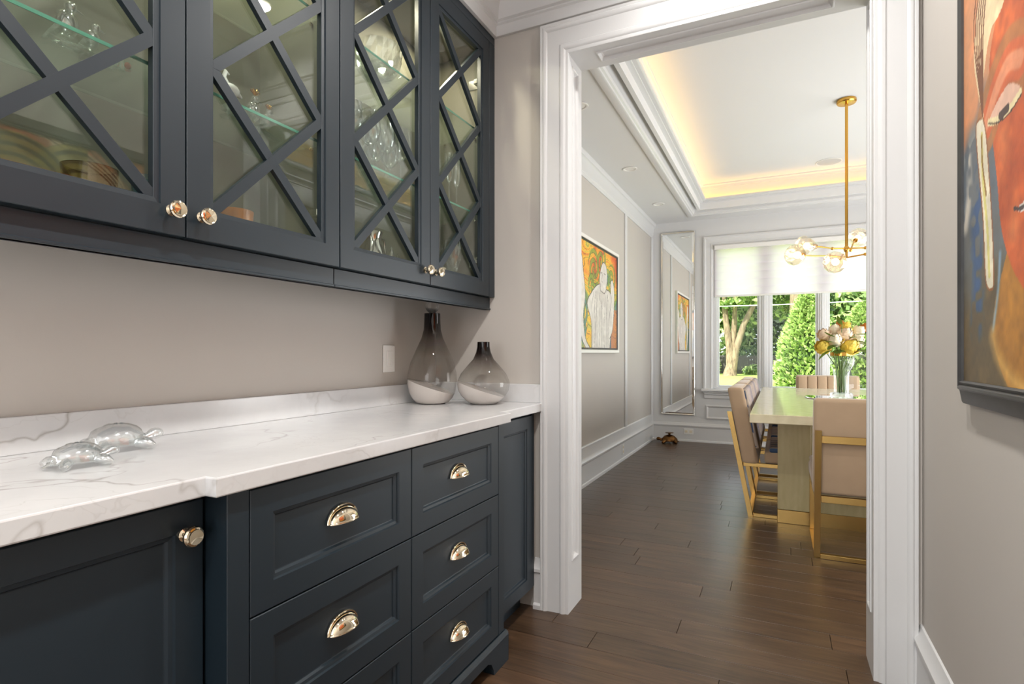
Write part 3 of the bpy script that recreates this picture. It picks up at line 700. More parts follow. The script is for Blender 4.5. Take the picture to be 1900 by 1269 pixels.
for i in range(7):
    a = i * .9; r_ = .003 + .010 * (i % 3) / 2; m.tube([(-1.28 + r_ * math.cos(a), .705 + r_ * math.sin(a), S1), (-1.28 + r_ * 1.6 * math.cos(a), .705 + r_ * 1.6 * math.sin(a), S1 + .02 + .01 * (i % 2))], [.005, .001], 5)
t.part('crystals', m, M['cutglass']); t.part('bead', MB().ball((-1.265, .72, S1 + .007), .007, 8, 6), P('red_bead', srgb(190, 60, 40), .2, grain=(30, .2)))
def bowl(name, label, loc, prof, mat, cat='bowl', n=24, group=None):
    o = MB().lathe(prof, n, lambda p: p + Vector(loc), cap=False).build(name, mat, None, smooth=40); return tag(o, label, cat, group)
bp = lambda R, H, th=.004: [(0, 0), (R * .45, 0), (R * .75, H * .25), (R * .95, H * .65), (R, H), (R - th, H), (R * .9 - th, H * .65), (R * .7, H * .3), (R * .4, .008), (0, .008)]
bowl('glass_bowl', 'smoky amber glass bowl on the cabinet floor behind the leftmost door', (-1.30, .665, S0), bp(.05, .115), M['amber'])
bowl('glass_tumbler', 'pale blue cut crystal tumbler in the corner of the leftmost door', (-1.255, .748, S0), [(0, 0), (.020, 0), (.022, .01), (.025, .115), (.022, .115), (.020, .015), (0, .012)], M['bluecrys'], 'glass', 10)
bowl('ceramic_bowl', 'small orange ceramic bowl behind the second door', (-1.27, .985, S0), bp(.045, .095), M['orange'])
# crystal bowl on the top shelf: cut facets
n = 28; m = MB(); prof = [(.02, 0), (.05, .012), (.075, .045), (.085, .085), (.088, .12)]
vs_ = []; fs = []
for i in range(n):
    for q, (r, z) in enumerate(prof):
        r2 = r * (1 + (.05 if (i + q) % 2 else -.02)); a = 2 * PI * i / n; vs_.append((-1.31 + r2 * math.cos(a), 1.60 + r2 * math.sin(a), S2 + .001 + z))
k = len(prof)
for i in range(n):
    j = (i + 1) % n
    for q in range(k - 1): fs += [(i * k + q, j * k + q, j * k + q + 1), (i * k + q, j * k + q + 1, i * k + q + 1)]
fs.append(tuple(i * k for i in range(n)))
m.add(vs_, fs); m.lathe([(0, .006), (.045, .016), (.07, .048), (.08, .09), (.083, .12)], 20, lambda p: p + Vector((-1.31, 1.60, S2 + .001)), cap=False)
tag(m.build('crystal_bowl', M['cutglass']), 'large cut crystal bowl on the top shelf behind the third door', 'bowl')
# stemware
def wine_glass(loc, label, h=.21, R=.038, flute=False, group='wine glasses on the middle shelf'):
    t = Thing('champagne_flute' if flute else 'wine_glass', label, 'glass', (0, 0, 0), group)
    t.part('foot', MB().lathe([(0, 0), (.033, 0), (.033, .0015), (.012, .005), (.004, .012), (.0032, .03), (.0032, h * .42), (.005, h * .47), (0, h * .47)], 16), M['stemglass'], smooth=40)
    if flute: bw = [(.0, h * .46), (.01, h * .48), (.017, h * .58), (.021, h * .75), (.019, h)]
    else: bw = [(0, h * .455), (.014, h * .47), (R * .8, h * .56), (R, h * .70), (R * .96, h * .82), (R * .80, h)]
    bw = bw + [(r_ - .0012, z_) for r_, z_ in bw[:0:-1]] + [(0, bw[0][1] + .004)]
    t.part('bowl', MB().lathe(bw, 20, cap=False), M['stemglass'], smooth=60)
    t.o.location = loc; return t.o
ORD = ('first', 'second', 'third', 'fourth', 'fifth')
g0 = None
for x, ys, rw in ((-1.26, (1.415, 1.50, 1.585, 1.67), 'front'), (-1.345, (1.375, 1.46, 1.545, 1.63, 1.715), 'middle'), (-1.42, (1.42, 1.505, 1.59, 1.675), 'back')):
    for q, yy in enumerate(ys):
        lb = 'clear wine glass behind the third lattice door, %s in the %s row from the left' % (ORD[q], rw)
        if g0 is None: g0 = wine_glass((x, yy, S1), lb)
        else: dup(g0, (x, yy, S1), label=lb)
f0 = None
for x, yy, lb in ((-1.27, 1.915, 'left in the front row'), (-1.25, 1.99, 'middle of the front row'), (-1.26, 2.065, 'right in the front row'), (-1.35, 1.95, 'left in the back row'), (-1.34, 2.04, 'right in the back row')):
    lb = 'slender champagne flute behind the rightmost lattice door, ' + lb
    if f0 is None: f0 = wine_glass((x, yy, S1), lb, .225, flute=True, group='champagne flutes on the middle shelf')
    else: dup(f0, (x, yy, S1), label=lb)
# bottom right
t = Thing('silver_pitcher', 'round silver cream pitcher at the bottom of the third door', 'pitcher', (-1.29, 1.545, S0))
f = lambda p: p + Vector((-1.29, 1.545, S0))
t.part('body', MB().lathe([(0, 0), (.03, 0), (.045, .02), (.052, .05), (.046, .085), (.034, .115), (.033, .135), (.040, .152), (.037, .150), (.030, .134), (0, .12)], 24, f, cap=False), M['silver'], smooth=40)
t.part('handle', MB().tube([(-1.29, 1.575, S0 + .14), (-1.29, 1.612, S0 + .135), (-1.29, 1.618, S0 + .09), (-1.29, 1.592, S0 + .06)], .005, 8), M['silver'], smooth=60)
t.part('spout', MB().tube([(-1.29, 1.515, S0 + .13), (-1.29, 1.495, S0 + .152)], [.012, .006], 8), M['silver'], smooth=60)
for yy, hh, lb in ((1.63, .115, 'small clear glass shaker with pointed top beside the silver pitcher'), (1.665, .095, 'shorter clear glass shaker right of the pointed shaker')):
    o = MB().lathe([(0, 0), (.016, 0), (.017, .04), (.009, .062), (.012, .072), (.008, hh - .015), (0, hh)], 12, lambda p: p + Vector((-1.27, yy, S0))).build('glass_shaker', M['cutglass'], None, smooth=40)
    tag(o, lb, 'shaker')
t = Thing('cut_goblet', 'faceted crystal goblet at the bottom of the rightmost door', 'glass', (-1.26, 2.035, S0))
f = lambda p: p + Vector((-1.26, 2.035, S0))
t.part('foot', MB().lathe([(0, 0), (.035, 0), (.035, .003), (.008, .012), (.006, .04), (.01, .05), (0, .05)], 10, f), M['cutglass'])
n = 16; vs_ = []; fs = []; prof = [(.010, .05), (.024, .09), (.034, .13), (.038, .17), (.034, .21)]; k = len(prof)
for i in range(n):
    for q, (r, z) in enumerate(prof):
        r2 = r * (1.05 if (i + q) % 2 else .97); a = 2 * PI * i / n; vs_.append(f(Vector((r2 * math.cos(a), r2 * math.sin(a), z))))
for i in range(n):
    j = (i + 1) % n
    for q in range(k - 1): fs += [(i * k + q, j * k + q, j * k + q + 1), (i * k + q, j * k + q + 1, i * k + q + 1)]
t.part('bowl', MB().add(vs_, fs), M['cutglass'])
t = Thing('card_holder', 'small wooden wedge holding a cream card beside the cut goblet', 'card holder', (-1.25, 1.925, S0))
t.part('wedge', MB().prism([(1.885, S0), (1.93, S0), (1.93, S0 + .085), (1.915, S0 + .09), (1.90, S0 + .075)], -1.27, -1.245, lambda a, b, c: (c, a, b)), M['wooditem'])
t.part('card', MB().box(-1.262, -1.256, 1.932, 1.975, S0, S0 + .085, .001), M['paper'])
o = MB().lathe([(0, 0), (.014, 0), (.014, .09), (.006, .1), (.005, .15), (0, .152)], 10, lambda p: p + Vector((-1.33, 1.95, S0))).build('glass_vial', M['cutglass'], None, smooth=40)
tag(o, 'narrow clear glass vial behind the cream card', 'bottle')

# ------------------------------------------------------------------ on the worktop
def vase(name, label, cx, cy, prof, slope, mat, stopper=False):
    t = Thing(name, label, 'vase', (cx, cy, ZCT))
    f = lambda p: p + Vector((cx, cy, ZCT + .0015))
    o = t.part('glass_body', MB().lathe(prof, 40, f, cap=False), mat, smooth=60)
    # milk-white lower layer with a slanted top edge
    bm = bmesh.new(); mb = MB().lathe([((r + .0006 if r > 0 else 0), z) for r, z in prof], 40, f, cap=False)
    vv = [bm.verts.new(p) for p in mb.v]
    for q in mb.f: bm.faces.new([vv[i] for i in q])
    bmesh.ops.remove_doubles(bm, verts=bm.verts[:], dist=1e-5)
    r_ = Vector((math.cos(YAW), math.sin(YAW), 0))
    no = Vector((0, 0, 1)) - r_ * slope[1]; no.normalize()
    res = bmesh.ops.bisect_plane(bm, geom=bm.verts[:] + bm.edges[:] + bm.faces[:], plane_co=Vector((cx, cy, ZCT + slope[0])), plane_no=no, clear_outer=True)
    ed = [e for e in bm.edges if e.is_boundary]
    try: bmesh.ops.contextual_create(bm, geom=ed)
    except Exception: pass
    t.part('white_base', MB().bm(bm), M['white_glass'], smooth=50)
    if stopper:
        z = prof[-1][1]
        t.part('stopper', MB().lathe([(0, z - .03), (.012, z - .028), (.014, z + .002), (.010, z + .004)], 16, f).ball(f(Vector((0, 0, z + .030))), .030, 20, 14), M['crystal'], smooth=60)
    return t
k1 = 2.38 / 1031 / 6.345
pt = [(0, 0), (150, 0), (190, 14), (235, 62), (270, 135), (290, 235), (285, 350), (252, 480), (188, 625), (125, 765), (100, 860), (95, 950), (92, 1050), (88, 1052)]
vase('glass_vase', 'tall teardrop smoke and white glass vase with clear ball stopper', -1.335, 1.99, [(r * k1, z * k1) for r, z in pt], (.072, -.33), smoky('smoke_glass_tall', ZCT + .11, ZCT + .39), True)
k2 = 2.37 / 1031 / 6.345
ps = [(0, 0), (150, 0), (205, 38), (255, 88), (293, 150), (307, 220), (303, 262), (265, 350), (190, 440), (120, 520), (86, 600), (74, 660), (72, 718), (68, 720)]
vase('glass_vase', 'squat onion-shaped smoke and white glass vase without stopper', -1.130, 2.070, [(r * k2, z * k2) for r, z in ps], (.060, -.33), smoky('smoke_glass_squat', ZCT + .085, ZCT + .25))

def turtle(name, label, loc, L, rz, mat, cat='turtle', shellmat=None):
    t = Thing(name, label, cat, (0, 0, 0)); s = L / .13
    # domed shell with raised scutes
    m = MB(); n, k = 18, 7; vs_ = []; fs = []
    for j in range(k + 1):
        b = PI / 2 * j / k
        for i in range(n):
            a = 2 * PI * i / n; rr = math.cos(b); bumpy = 1 + (.05 if (i + 2 * j) % 3 == 0 else -.015)
            vs_.append((.036 * s * rr * math.cos(a) * bumpy, .048 * s * rr * math.sin(a) * bumpy, s * (.012 + .036 * math.sin(b) * bumpy)))
    for j in range(k):
        for i in range(n): fs.append((j * n + i, j * n + (i + 1) % n, (j + 1) * n + (i + 1) % n, (j + 1) * n + i))
    fs.append(tuple(range(n))[::-1]); m.add(vs_, fs)
    t.part('shell', m, shellmat or mat, smooth=25)
    t.part('rim', MB().lathe([(.0365 * s, 0), (.038 * s, .003 * s), (.030 * s, .006 * s), (.028 * s, 0)], 24, lambda p: Vector((p.x, p.y * 1.33, p.z + .010 * s))), mat, smooth=40)
    h = MB().tube([(0, .036 * s, .014 * s), (0, .050 * s, .018 * s), (0, .060 * s, .022 * s)], [.008 * s, .008 * s, .008 * s], 8).ball((0, .064 * s, .023 * s), (.011 * s, .014 * s, .0105 * s), 10, 8)
    t.part('head', h, mat, smooth=50)
    for sx, sy in ((1, 1), (-1, 1), (1, -1), (-1, -1)):
        t.part('leg', MB().tube([(sx * .022 * s, sy * .026 * s, .014 * s), (sx * .036 * s, sy * .036 * s, .011 * s), (sx * .044 * s, sy * .042 * s, .0055 * s)], [.011 * s, .011 * s, .006 * s], 8), mat, smooth=50)
    t.part('tail', MB().tube([(0, -.042 * s, .013 * s), (0, -.058 * s, .006 * s)], [.006 * s, .002 * s], 6), mat, smooth=50)
    t.o.location = loc; t.o.rotation_euler = (0, 0, rz); return t
turtle('glass_turtle', 'larger clear glass turtle on the white worktop, nearer the backsplash', (-1.315, .725, ZCT + .001), .160, -.12, M['turtleglass'])
turtle('glass_turtle', 'smaller clear glass turtle on the white worktop, nearer the front edge', (-1.195, .590, ZCT + .001), .122, -.05, M['turtleglass'])

# switch and outlets
t = Thing('light_switch', 'white rocker switch plate on greige wall above the marble backsplash', 'switch', (XL, 1.865, 1.075))
t.part('plate', MB().box(XL + .0005, XL + .006, 1.828, 1.902, 1.020, 1.133, .002), M['plastic']); t.part('rocker', MB().box(XL + .006, XL + .010, 1.848, 1.882, 1.044, 1.109, .0015), M['plastic'])
t.part('slider', MB().box(XL + .010, XL + .014, 1.867, 1.872, 1.05, 1.10, .001), M['plastic'])
t = Thing('wall_outlet', 'white horizontal outlet in far baseboard below the tall mirror', 'outlet', (-1.017, YF - .03, .12))
t.part('plate', MB().box(-1.075, -.96, YF - .027, YF - .0225, .09, .16, .002), M['plastic'])
for x in (-1.045, -.99): t.part('socket', MB().box(x - .016, x + .016, YF - .029, YF - .027, .11, .14, .001), M['paper'])
t = Thing('wall_outlet', 'white upright outlet in the left dining baseboard', 'outlet', (XL + .03, 5.6, .11))
t.part('plate', MB().box(XL + .0225, XL + .027, 5.60, 5.67, .06, .165, .002), M['plastic'])
for z in (.09, .135): t.part('socket', MB().box(XL + .027, XL + .029, 5.62, 5.65, z - .012, z + .012, .001), M['paper'])

# ------------------------------------------------------------------ paintings (pigment on a fine grid)
def grid_canvas(name, mat, O, U, Vv, N, w, h, nx, ny, fn, parent, under_inv):
    a = np.linspace(0, 1, nx); b = np.linspace(0, 1, ny); A, B = np.meshgrid(a, b)
    colr = np.clip(fn(A, B), 0, 1)
    O, U, Vv = np.array(O), np.array(U), np.array(Vv)
    pts = O + A[..., None] * w * U + B[..., None] * h * Vv
    idx = np.arange(nx * ny).reshape(ny, nx)
    q = np.stack([idx[:-1, :-1], idx[:-1, 1:], idx[1:, 1:], idx[1:, :-1]], -1).reshape(-1, 4)
    me = bpy.data.meshes.new(name); me.from_pydata(pts.reshape(-1, 3).tolist(), [], q.tolist())
    at = me.color_attributes.new('paint', 'FLOAT_COLOR', 'POINT')
    lin = np.where(colr <= .04045, colr / 12.92, ((colr + .055) / 1.055) ** 2.4)
    at.data.foreach_set('color', np.concatenate([lin, np.ones_like(lin[..., :1])], -1).astype(np.float32).ravel())
    me.materials.append(mat); me.update()
    o = bpy.data.objects.new(name, me); COL.objects.link(o); o.parent = parent; o.matrix_parent_inverse = Matrix.Translation(-Vector(under_inv)); return o
def vnoise(A, B, f, seed):                       # smooth value noise, 0..1
    r = np.random.default_rng(seed); n = int(f) + 3; g = r.random((n, n)); x = A * f; y = B * f
    xi = np.clip(x.astype(int), 0, n - 2); yi = np.clip(y.astype(int), 0, n - 2); fx = x - xi; fy = y - yi; fx = fx * fx * (3 - 2 * fx); fy = fy * fy * (3 - 2 * fy)
    return (g[yi, xi] * (1 - fx) + g[yi, xi + 1] * fx) * (1 - fy) + (g[yi + 1, xi] * (1 - fx) + g[yi + 1, xi + 1] * fx) * fy
def poly(A, B, pts):
    ins = np.zeros(A.shape, bool); n = len(pts)
    for i in range(n):
        x0, y0 = pts[i]; x1, y1 = pts[(i + 1) % n]
        if y0 == y1: continue
        c = ((y0 > B) != (y1 > B)) & (A < (x1 - x0) * (B - y0) / (y1 - y0) + x0); ins ^= c
    return ins
def dist(A, B, pts, asp=1.0):
    d = np.full(A.shape, 9.0)
    for (x0, y0), (x1, y1) in zip(pts[:-1], pts[1:]):
        dx, dy = (x1 - x0), (y1 - y0) * asp; L = dx * dx + dy * dy + 1e-12
        tt = np.clip(((A - x0) * dx + (B - y0) * asp * dy) / L, 0, 1)
        d = np.minimum(d, np.hypot(A - x0 - tt * dx, (B - y0) * asp - tt * dy))
    return d
def curve(pts, n=10):                            # Catmull-Rom through points
    P_ = [np.array(p, float) for p in pts]; P_ = [2 * P_[0] - P_[1]] + P_ + [2 * P_[-1] - P_[-2]]; out = []
    for i in range(1, len(P_) - 2):
        for k in range(n):
            t_ = k / n; p0, p1, p2, p3 = P_[i - 1:i + 3]
            out.append(tuple(.5 * (2 * p1 + (p2 - p0) * t_ + (2 * p0 - 5 * p1 + 4 * p2 - p3) * t_ ** 2 + (3 * p1 - p0 - 3 * p2 + p3) * t_ ** 3)))
    out.append(tuple(P_[-2])); return out
C3 = lambda r, g, b: np.array([r, g, b]) / 255.
def lay(img, mask, c, al=1.0):
    m = (mask.astype(float) * al)[..., None] if mask.dtype == bool else (np.clip(mask, 0, 1) * al)[..., None]
    return img * (1 - m) + np.asarray(c) * m

# big face painting on the right wall. a = 0 at the far edge (Y=1.655), b = 0 at the bottom (z=1.04)
PY1, PZ0, PW, PH = 1.655, 1.035, 1.00, .965
cs, sn = math.cos(YAW), math.sin(YAW)
def fp(x, y):                                    # photo pixel -> painting coordinates on the wall plane
    u = (x - 950) / FPX; v = (HOR - y) / FPX; tt = .395 / (cs * u - sn); Y = tt * (sn * u + cs); z = CAMH + v * tt
    return ((PY1 - Y) / PW, (z - PZ0) / PH)
def face_art(A, B):
    n1, n2, n3, n4 = (vnoise(A, B, f, s) for f, s in ((5, 1), (14, 2), (40, 3), (90, 4)))
    nn = (.4 * n1 + .3 * n2 + .2 * n3 + .1 * n4)[..., None]
    top = C3(226, 172, 130) * (1 - nn) + C3(206, 128, 84) * nn
    mid = C3(128, 132, 134) * (1 - nn) + C3(70, 84, 100) * nn
    bot = C3(84, 70, 52) * (1 - nn) + C3(120, 100, 62) * nn
    h = B + (n1 - .5) * .18 + (n2 - .5) * .10
    w1 = np.clip((h - .62) / .08, 0, 1)[..., None]; w2 = np.clip((h - .16) / .14, 0, 1)[..., None]
    img = (bot * (1 - w2) + mid * w2) * (1 - w1) + top * w1
    pale = np.clip((.5 - np.abs(h - .60) * 7), 0, 1) * (A < .2); img = lay(img, pale * (n3 > .4), C3(206, 196, 178), .8)
    blue = np.clip(1.6 - dist(A, B, [fp(1820, 330), fp(1812, 420), fp(1816, 520), fp(1812, 600)]) / .035, 0, 1) * np.clip((n3 - .38) * 5, 0, 1); img = lay(img, blue, C3(40, 80, 132), .85)
    img = lay(img, np.clip(1.3 - dist(A, B, [fp(1797, 290), fp(1800, 360), fp(1792, 420)]) / .022, 0, 1) * np.clip((n3 - .3) * 4, 0, 1), C3(214, 204, 188), .85)
    # jaw and neck, ochre
    ochre = (C3(150, 96, 30) * (1 - nn) + C3(196, 134, 44) * nn)
    m = poly(A, B, curve([fp(1846, 560), fp(1843, 620), fp(1856, 680), fp(1880, 735), fp(1900, 760)]) + [(1, -.1), (1, .5), fp(1900, 480), fp(1868, 470)]); img = np.where(m[..., None], ochre, img)
    # face: orange red
    face = [fp(1838, 225)] + curve([fp(1838, 225), fp(1850, 330), fp(1858, 420), fp(1876, 490), fp(1900, 535)]) + [(.70, .18), (.95, .40), (1, .62), (.95, .92), (.80, 1.0), (.42, 1.0)] + curve([fp(1872, -30), fp(1848, 40), fp(1836, 120), fp(1838, 225)])
    red = C3(176, 66, 28) * (1 - nn) + C3(220, 112, 52) * nn
    img = np.where(poly(A, B, face)[..., None], red, img)
    img = lay(img, np.clip(1 - dist(A, B, [fp(1862, 250), fp(1872, 330), fp(1880, 420)]) / .045, 0, 1) * n2 * 1.4, C3(232, 140, 84), .8)
    img = lay(img, np.clip(1 - dist(A, B, [(.36, .93), (.5, .80), (.52, .60), (.50, .45)]) / .07, 0, 1), C3(224, 168, 124), .7)
    img = lay(img, np.clip(1 - dist(A, B, [(.42, .62), (.44, .72)]) / .05, 0, 1), C3(120, 82, 48), .7)
    # eyelid and eye
    lid = curve([fp(1831, 228), fp(1848, 170), fp(1870, 120), fp(1893, 108)])
    for dx, c in ((.028, C3(178, 116, 66)), (.016, C3(214, 96, 50)), (.008, C3(228, 150, 112))):
        img = lay(img, np.clip((dx * 1.6 - np.abs(dist(A, B, lid) - dx)) / .006, 0, 1), c, .85)
    eye = poly(A, B, [fp(1834, 226)] + curve([fp(1834, 226), fp(1850, 190), fp(1872, 156), fp(1893, 158)]) + curve([fp(1893, 175), fp(1872, 208), fp(1850, 226), fp(1834, 228)]))
    img = lay(img, eye, C3(236, 190, 166)); img = lay(img, dist(A, B, curve([fp(1835, 227), fp(1852, 222), fp(1872, 204), fp(1893, 172)])) < .008, C3(244, 226, 176))
    img = lay(img, dist(A, B, [fp(1856, 214), fp(1870, 200)]) < .009, C3(72, 52, 50))
    img = lay(img, dist(A, B, curve([fp(1834, 229), fp(1852, 227), fp(1874, 208), fp(1896, 174)])) < .002, C3(60, 30, 22))
    # hair: fan of fine lines above the ear
    hair = poly(A, B, curve([fp(1824, 222), fp(1808, 120), fp(1812, 40), fp(1822, -40)]) + [(.30, 1.0), (.50, 1.0)] + curve([(.40, .985), fp(1866, -10), fp(1838, 60), fp(1824, 160), fp(1826, 222)]))
    img = lay(img, hair, C3(238, 212, 168))
    for k in range(6):
        e = k / 5.; c_ = curve([fp(1824, 220), (fp(1808, 120)[0] * (1 - e) + fp(1825, 140)[0] * e, .79), (fp(1812, 40)[0] * (1 - e) + fp(1842, 50)[0] * e, .89), (.16 + .26 * e, 1.0)])
        img = lay(img, dist(A, B, c_) < .0035, C3(120, 66, 34))
    # swirls of hair at the top (seen mirrored in the glass doors)
    for cx_, cy_, R in ((.28, .80, .20), (.52, .76, .22)):
        rr = np.hypot(A - cx_, (B - cy_)); mm = (rr < R) & (B > .86) & (A > .26)
        img = lay(img, mm & (np.sin(rr * 160) > .2), C3(70, 66, 24), .95); img = lay(img, mm & (np.sin(rr * 160) <= .2), C3(170, 160, 62), .8)
    # ear pendant
    ear = curve([fp(1822, 218), fp(1812, 232), fp(1814, 290), fp(1824, 400), fp(1828, 500), fp(1832, 530), fp(1840, 536), fp(1844, 520), fp(1842, 430), fp(1836, 330), fp(1830, 250), fp(1824, 218)])
    img = lay(img, poly(A, B, ear), C3(236, 226, 200)); img = lay(img, dist(A, B, ear) < .003, C3(150, 90, 40))
    img = lay(img, dist(A, B, curve([fp(1822, 250), fp(1824, 330), fp(1832, 420), fp(1836, 510)])) < .007, C3(214, 206, 90), .6)
    img = lay(img, dist(A, B, curve([fp(1822, 252), fp(1823, 300), fp(1830, 360)])) < .004, C3(150, 110, 30))
    # lips, shoulder light
    img = lay(img, poly(A, B, curve([fp(1883, 386), fp(1893, 380), fp(1905, 366)]) + curve([fp(1905, 388), fp(1893, 392), fp(1883, 386)])), C3(226, 220, 214))
    img = lay(img, dist(A, B, curve([fp(1882, 386), fp(1893, 386), fp(1906, 376)])) < .004, C3(70, 60, 62))
    img = lay(img, np.clip(1 - dist(A, B, curve([fp(1856, 470), fp(1852, 540), fp(1843, 610)])) / .012, 0, 1), C3(140, 180, 214), .85)
    img = lay(img, np.clip(1 - dist(A, B, curve([fp(1842, 622), fp(1852, 660), fp(1876, 700), fp(1902, 720)])) / .03, 0, 1), C3(220, 170, 90), .85)
    img = img * (.88 + .24 * n3[..., None] * n2[..., None] + .06 * (n4[..., None] - .5))
    return img
t = Thing('wall_painting', 'large framed painting of an orange stylised face on right wall', 'painting', (XR, 1.15, .978))
t.part('backing', MB().box(XR - .024, XR - .001, PY1 - PW - .02, PY1 + .02, PZ0 - .02, PZ0 + PH + .02), M['canvas_back'])
grid_canvas('canvas', M['paint'], (XR - .026, PY1 + .002, PZ0 - .002), (0, -1, 0), (0, 0, 1), (-1, 0, 0), PW + .004, PH + .004, 330, 330, face_art, t.o, t.loc)
fprof = [(-.0, 0), (-.0, .030), (.004, .034), (.010, .030), (.014, .034), (.020, .033), (.024, .028), (.054, .016), (.058, .012), (.058, 0)]
t.part('frame', MB().sweep([(XR - .001, PY1, PZ0), (XR - .001, PY1 - PW, PZ0), (XR - .001, PY1 - PW, PZ0 + PH), (XR - .001, PY1, PZ0 + PH)], [(0, 1, -1), (0, -1, -1), (0, -1, 1), (0, 1, 1)], fprof, (-1, 0, 0), closed=True), M['pewter'], smooth=25)

def figure_art(seed, flip=False):
    def fn(A, B):
        if flip: A = 1 - A
        n1, n2, n3 = (vnoise(A, B, f, seed + s) for f, s in ((4, 1), (11, 2), (36, 3)))
        wv = np.sin(14 * (A + .35 * n1) + 9 * np.sin(5 * B + 5 * n1) + 4 * n2) * .5 + .5
        h = np.clip(.55 * n1 + .45 * B + (wv - .5) * .28, 0, 1)[..., None]
        stops = [(0, C3(56, 74, 92)), (.22, C3(86, 136, 140)), (.38, C3(140, 160, 80)), (.50, C3(226, 196, 70)), (.68, C3(240, 178, 44)), (.84, C3(226, 130, 44)), (1, C3(206, 86, 38))]
        img = np.zeros(A.shape + (3,))
        for ch in range(3): img[..., ch] = np.interp(h[..., 0], [s[0] for s in stops], [s[1][ch] for s in stops])
        # green scrolls and dark outlines behind the figure
        for cx_, cy_, R in ((.40, .78, .14), (.36, .62, .10), (.58, .88, .12), (.86, .74, .12), (.90, .55, .09), (.14, .30, .13), (.12, .16, .10)):
            rr = np.hypot(A - cx_, (B - cy_) * .72); th = np.arctan2((B - cy_), A - cx_); sp = np.sin(rr * 90 - th * 2)
            img = lay(img, (rr < R) & (sp > .1), C3(122, 158, 54) if cy_ > .5 else C3(70, 128, 128), .75); img = lay(img, (rr < R) & (np.abs(sp) < .22), C3(52, 52, 36), .8)
        img = lay(img, (A > .84) & (B < .42), C3(214, 116, 50), .8); img = lay(img, np.abs(np.sin(wv * 22)) < .10, C3(70, 50, 40), .6)
        pale = C3(228, 222, 214) * (1 - .10 * n3[..., None])
        body = curve([(.34, 0), (.33, .25), (.24, .42), (.34, .54), (.50, .64), (.62, .62), (.80, .60), (.88, .50), (.86, .30), (.80, .0)]) + [(.5, 0)]
        arm = curve([(.30, .0), (.20, .10), (.16, .30), (.20, .50), (.16, .70), (.12, .86), (.06, .86), (.04, .72), (.10, .55), (.06, .34), (.12, .10), (.2, 0)])
        arm2 = curve([(.78, .30), (.84, .50), (.82, .68), (.88, .74), (.93, .62), (.92, .40), (.88, .2), (.8, .1)])
        head = curve([(.56, .58), (.53, .68), (.56, .80), (.62, .88), (.70, .86), (.73, .76), (.71, .64), (.66, .57), (.56, .58)])
        for q in (body, arm, arm2, head):
            img = np.where(poly(A, B, q)[..., None], pale, img); img = lay(img, dist(A, B, q, .72) < .004, C3(60, 52, 50))
        for k in range(11):
            x = .36 + .042 * k; c_ = curve([(x, 0), (x + .02 * math.sin(k * 1.7), .2), (x - .02 * math.cos(k * 2.1), .4), (x * .8 + .11, .56)])
            img = lay(img, dist(A, B, c_, .72) < .0022 + .001 * (k % 3), C3(110, 102, 100), .8)
        img = lay(img, np.clip((n2 - .45) * 3, 0, 1) * (poly(A, B, body) | poly(A, B, head)), C3(190, 182, 176), .45)
        for c_ in ([(.60, .76), (.585, .69), (.605, .675)], [(.56, .765), (.60, .77)], [(.64, .77), (.69, .765)], [(.56, .66), (.54, .52), (.6, .40)], [(.70, .64), (.74, .5), (.70, .3)]): img = lay(img, dist(A, B, curve(c_), .72) < .0025, C3(96, 86, 84))
        return img
    return fn
def wall_art(label, y0, y1, z0, z1, fn, nx, ny):
    t = Thing('wall_painting', label, 'painting', (XL, (y0 + y1) / 2, z0))
    x = XL + .001
    t.part('backing', MB().box(x, x + .02, y0 + .03, y1 - .03, z0 + .03, z1 - .03), M['canvas_back'])
    grid_canvas('canvas', M['paint'], (x + .022, y0 + .045, z0 + .045), (0, 1, 0), (0, 0, 1), (1, 0, 0), y1 - y0 - .09, z1 - z0 - .09, nx, ny, fn, t.o, t.loc)
    c4 = [(x, y0, z0), (x, y1, z0), (x, y1, z1), (x, y0, z1)]; of = [(0, 1, 1), (0, -1, 1), (0, -1, -1), (0, 1, -1)]
    t.part('frame', MB().sweep(c4, of, [(0, 0), (0, .035), (.004, .038), (.028, .036), (.030, .030), (.030, 0)], (1, 0, 0), closed=True), M['frame_w'])
    t.part('inner_edge', MB().sweep(c4, of, [(.030, .0), (.030, .031), (.036, .031), (.040, .026), (.046, .023), (.046, 0)], (1, 0, 0), closed=True), M['canvas_back'])
wall_art('painting of a pale robed figure on bright swirls, white frame, left dining wall', 4.12, 5.43, 1.10, 2.075, figure_art(11), 230, 180)
wall_art('pale figure painting nearer the doorway, glimpsed only in the tall mirror', 2.65, 3.60, 1.10, 2.075, figure_art(29, True), 120, 120)

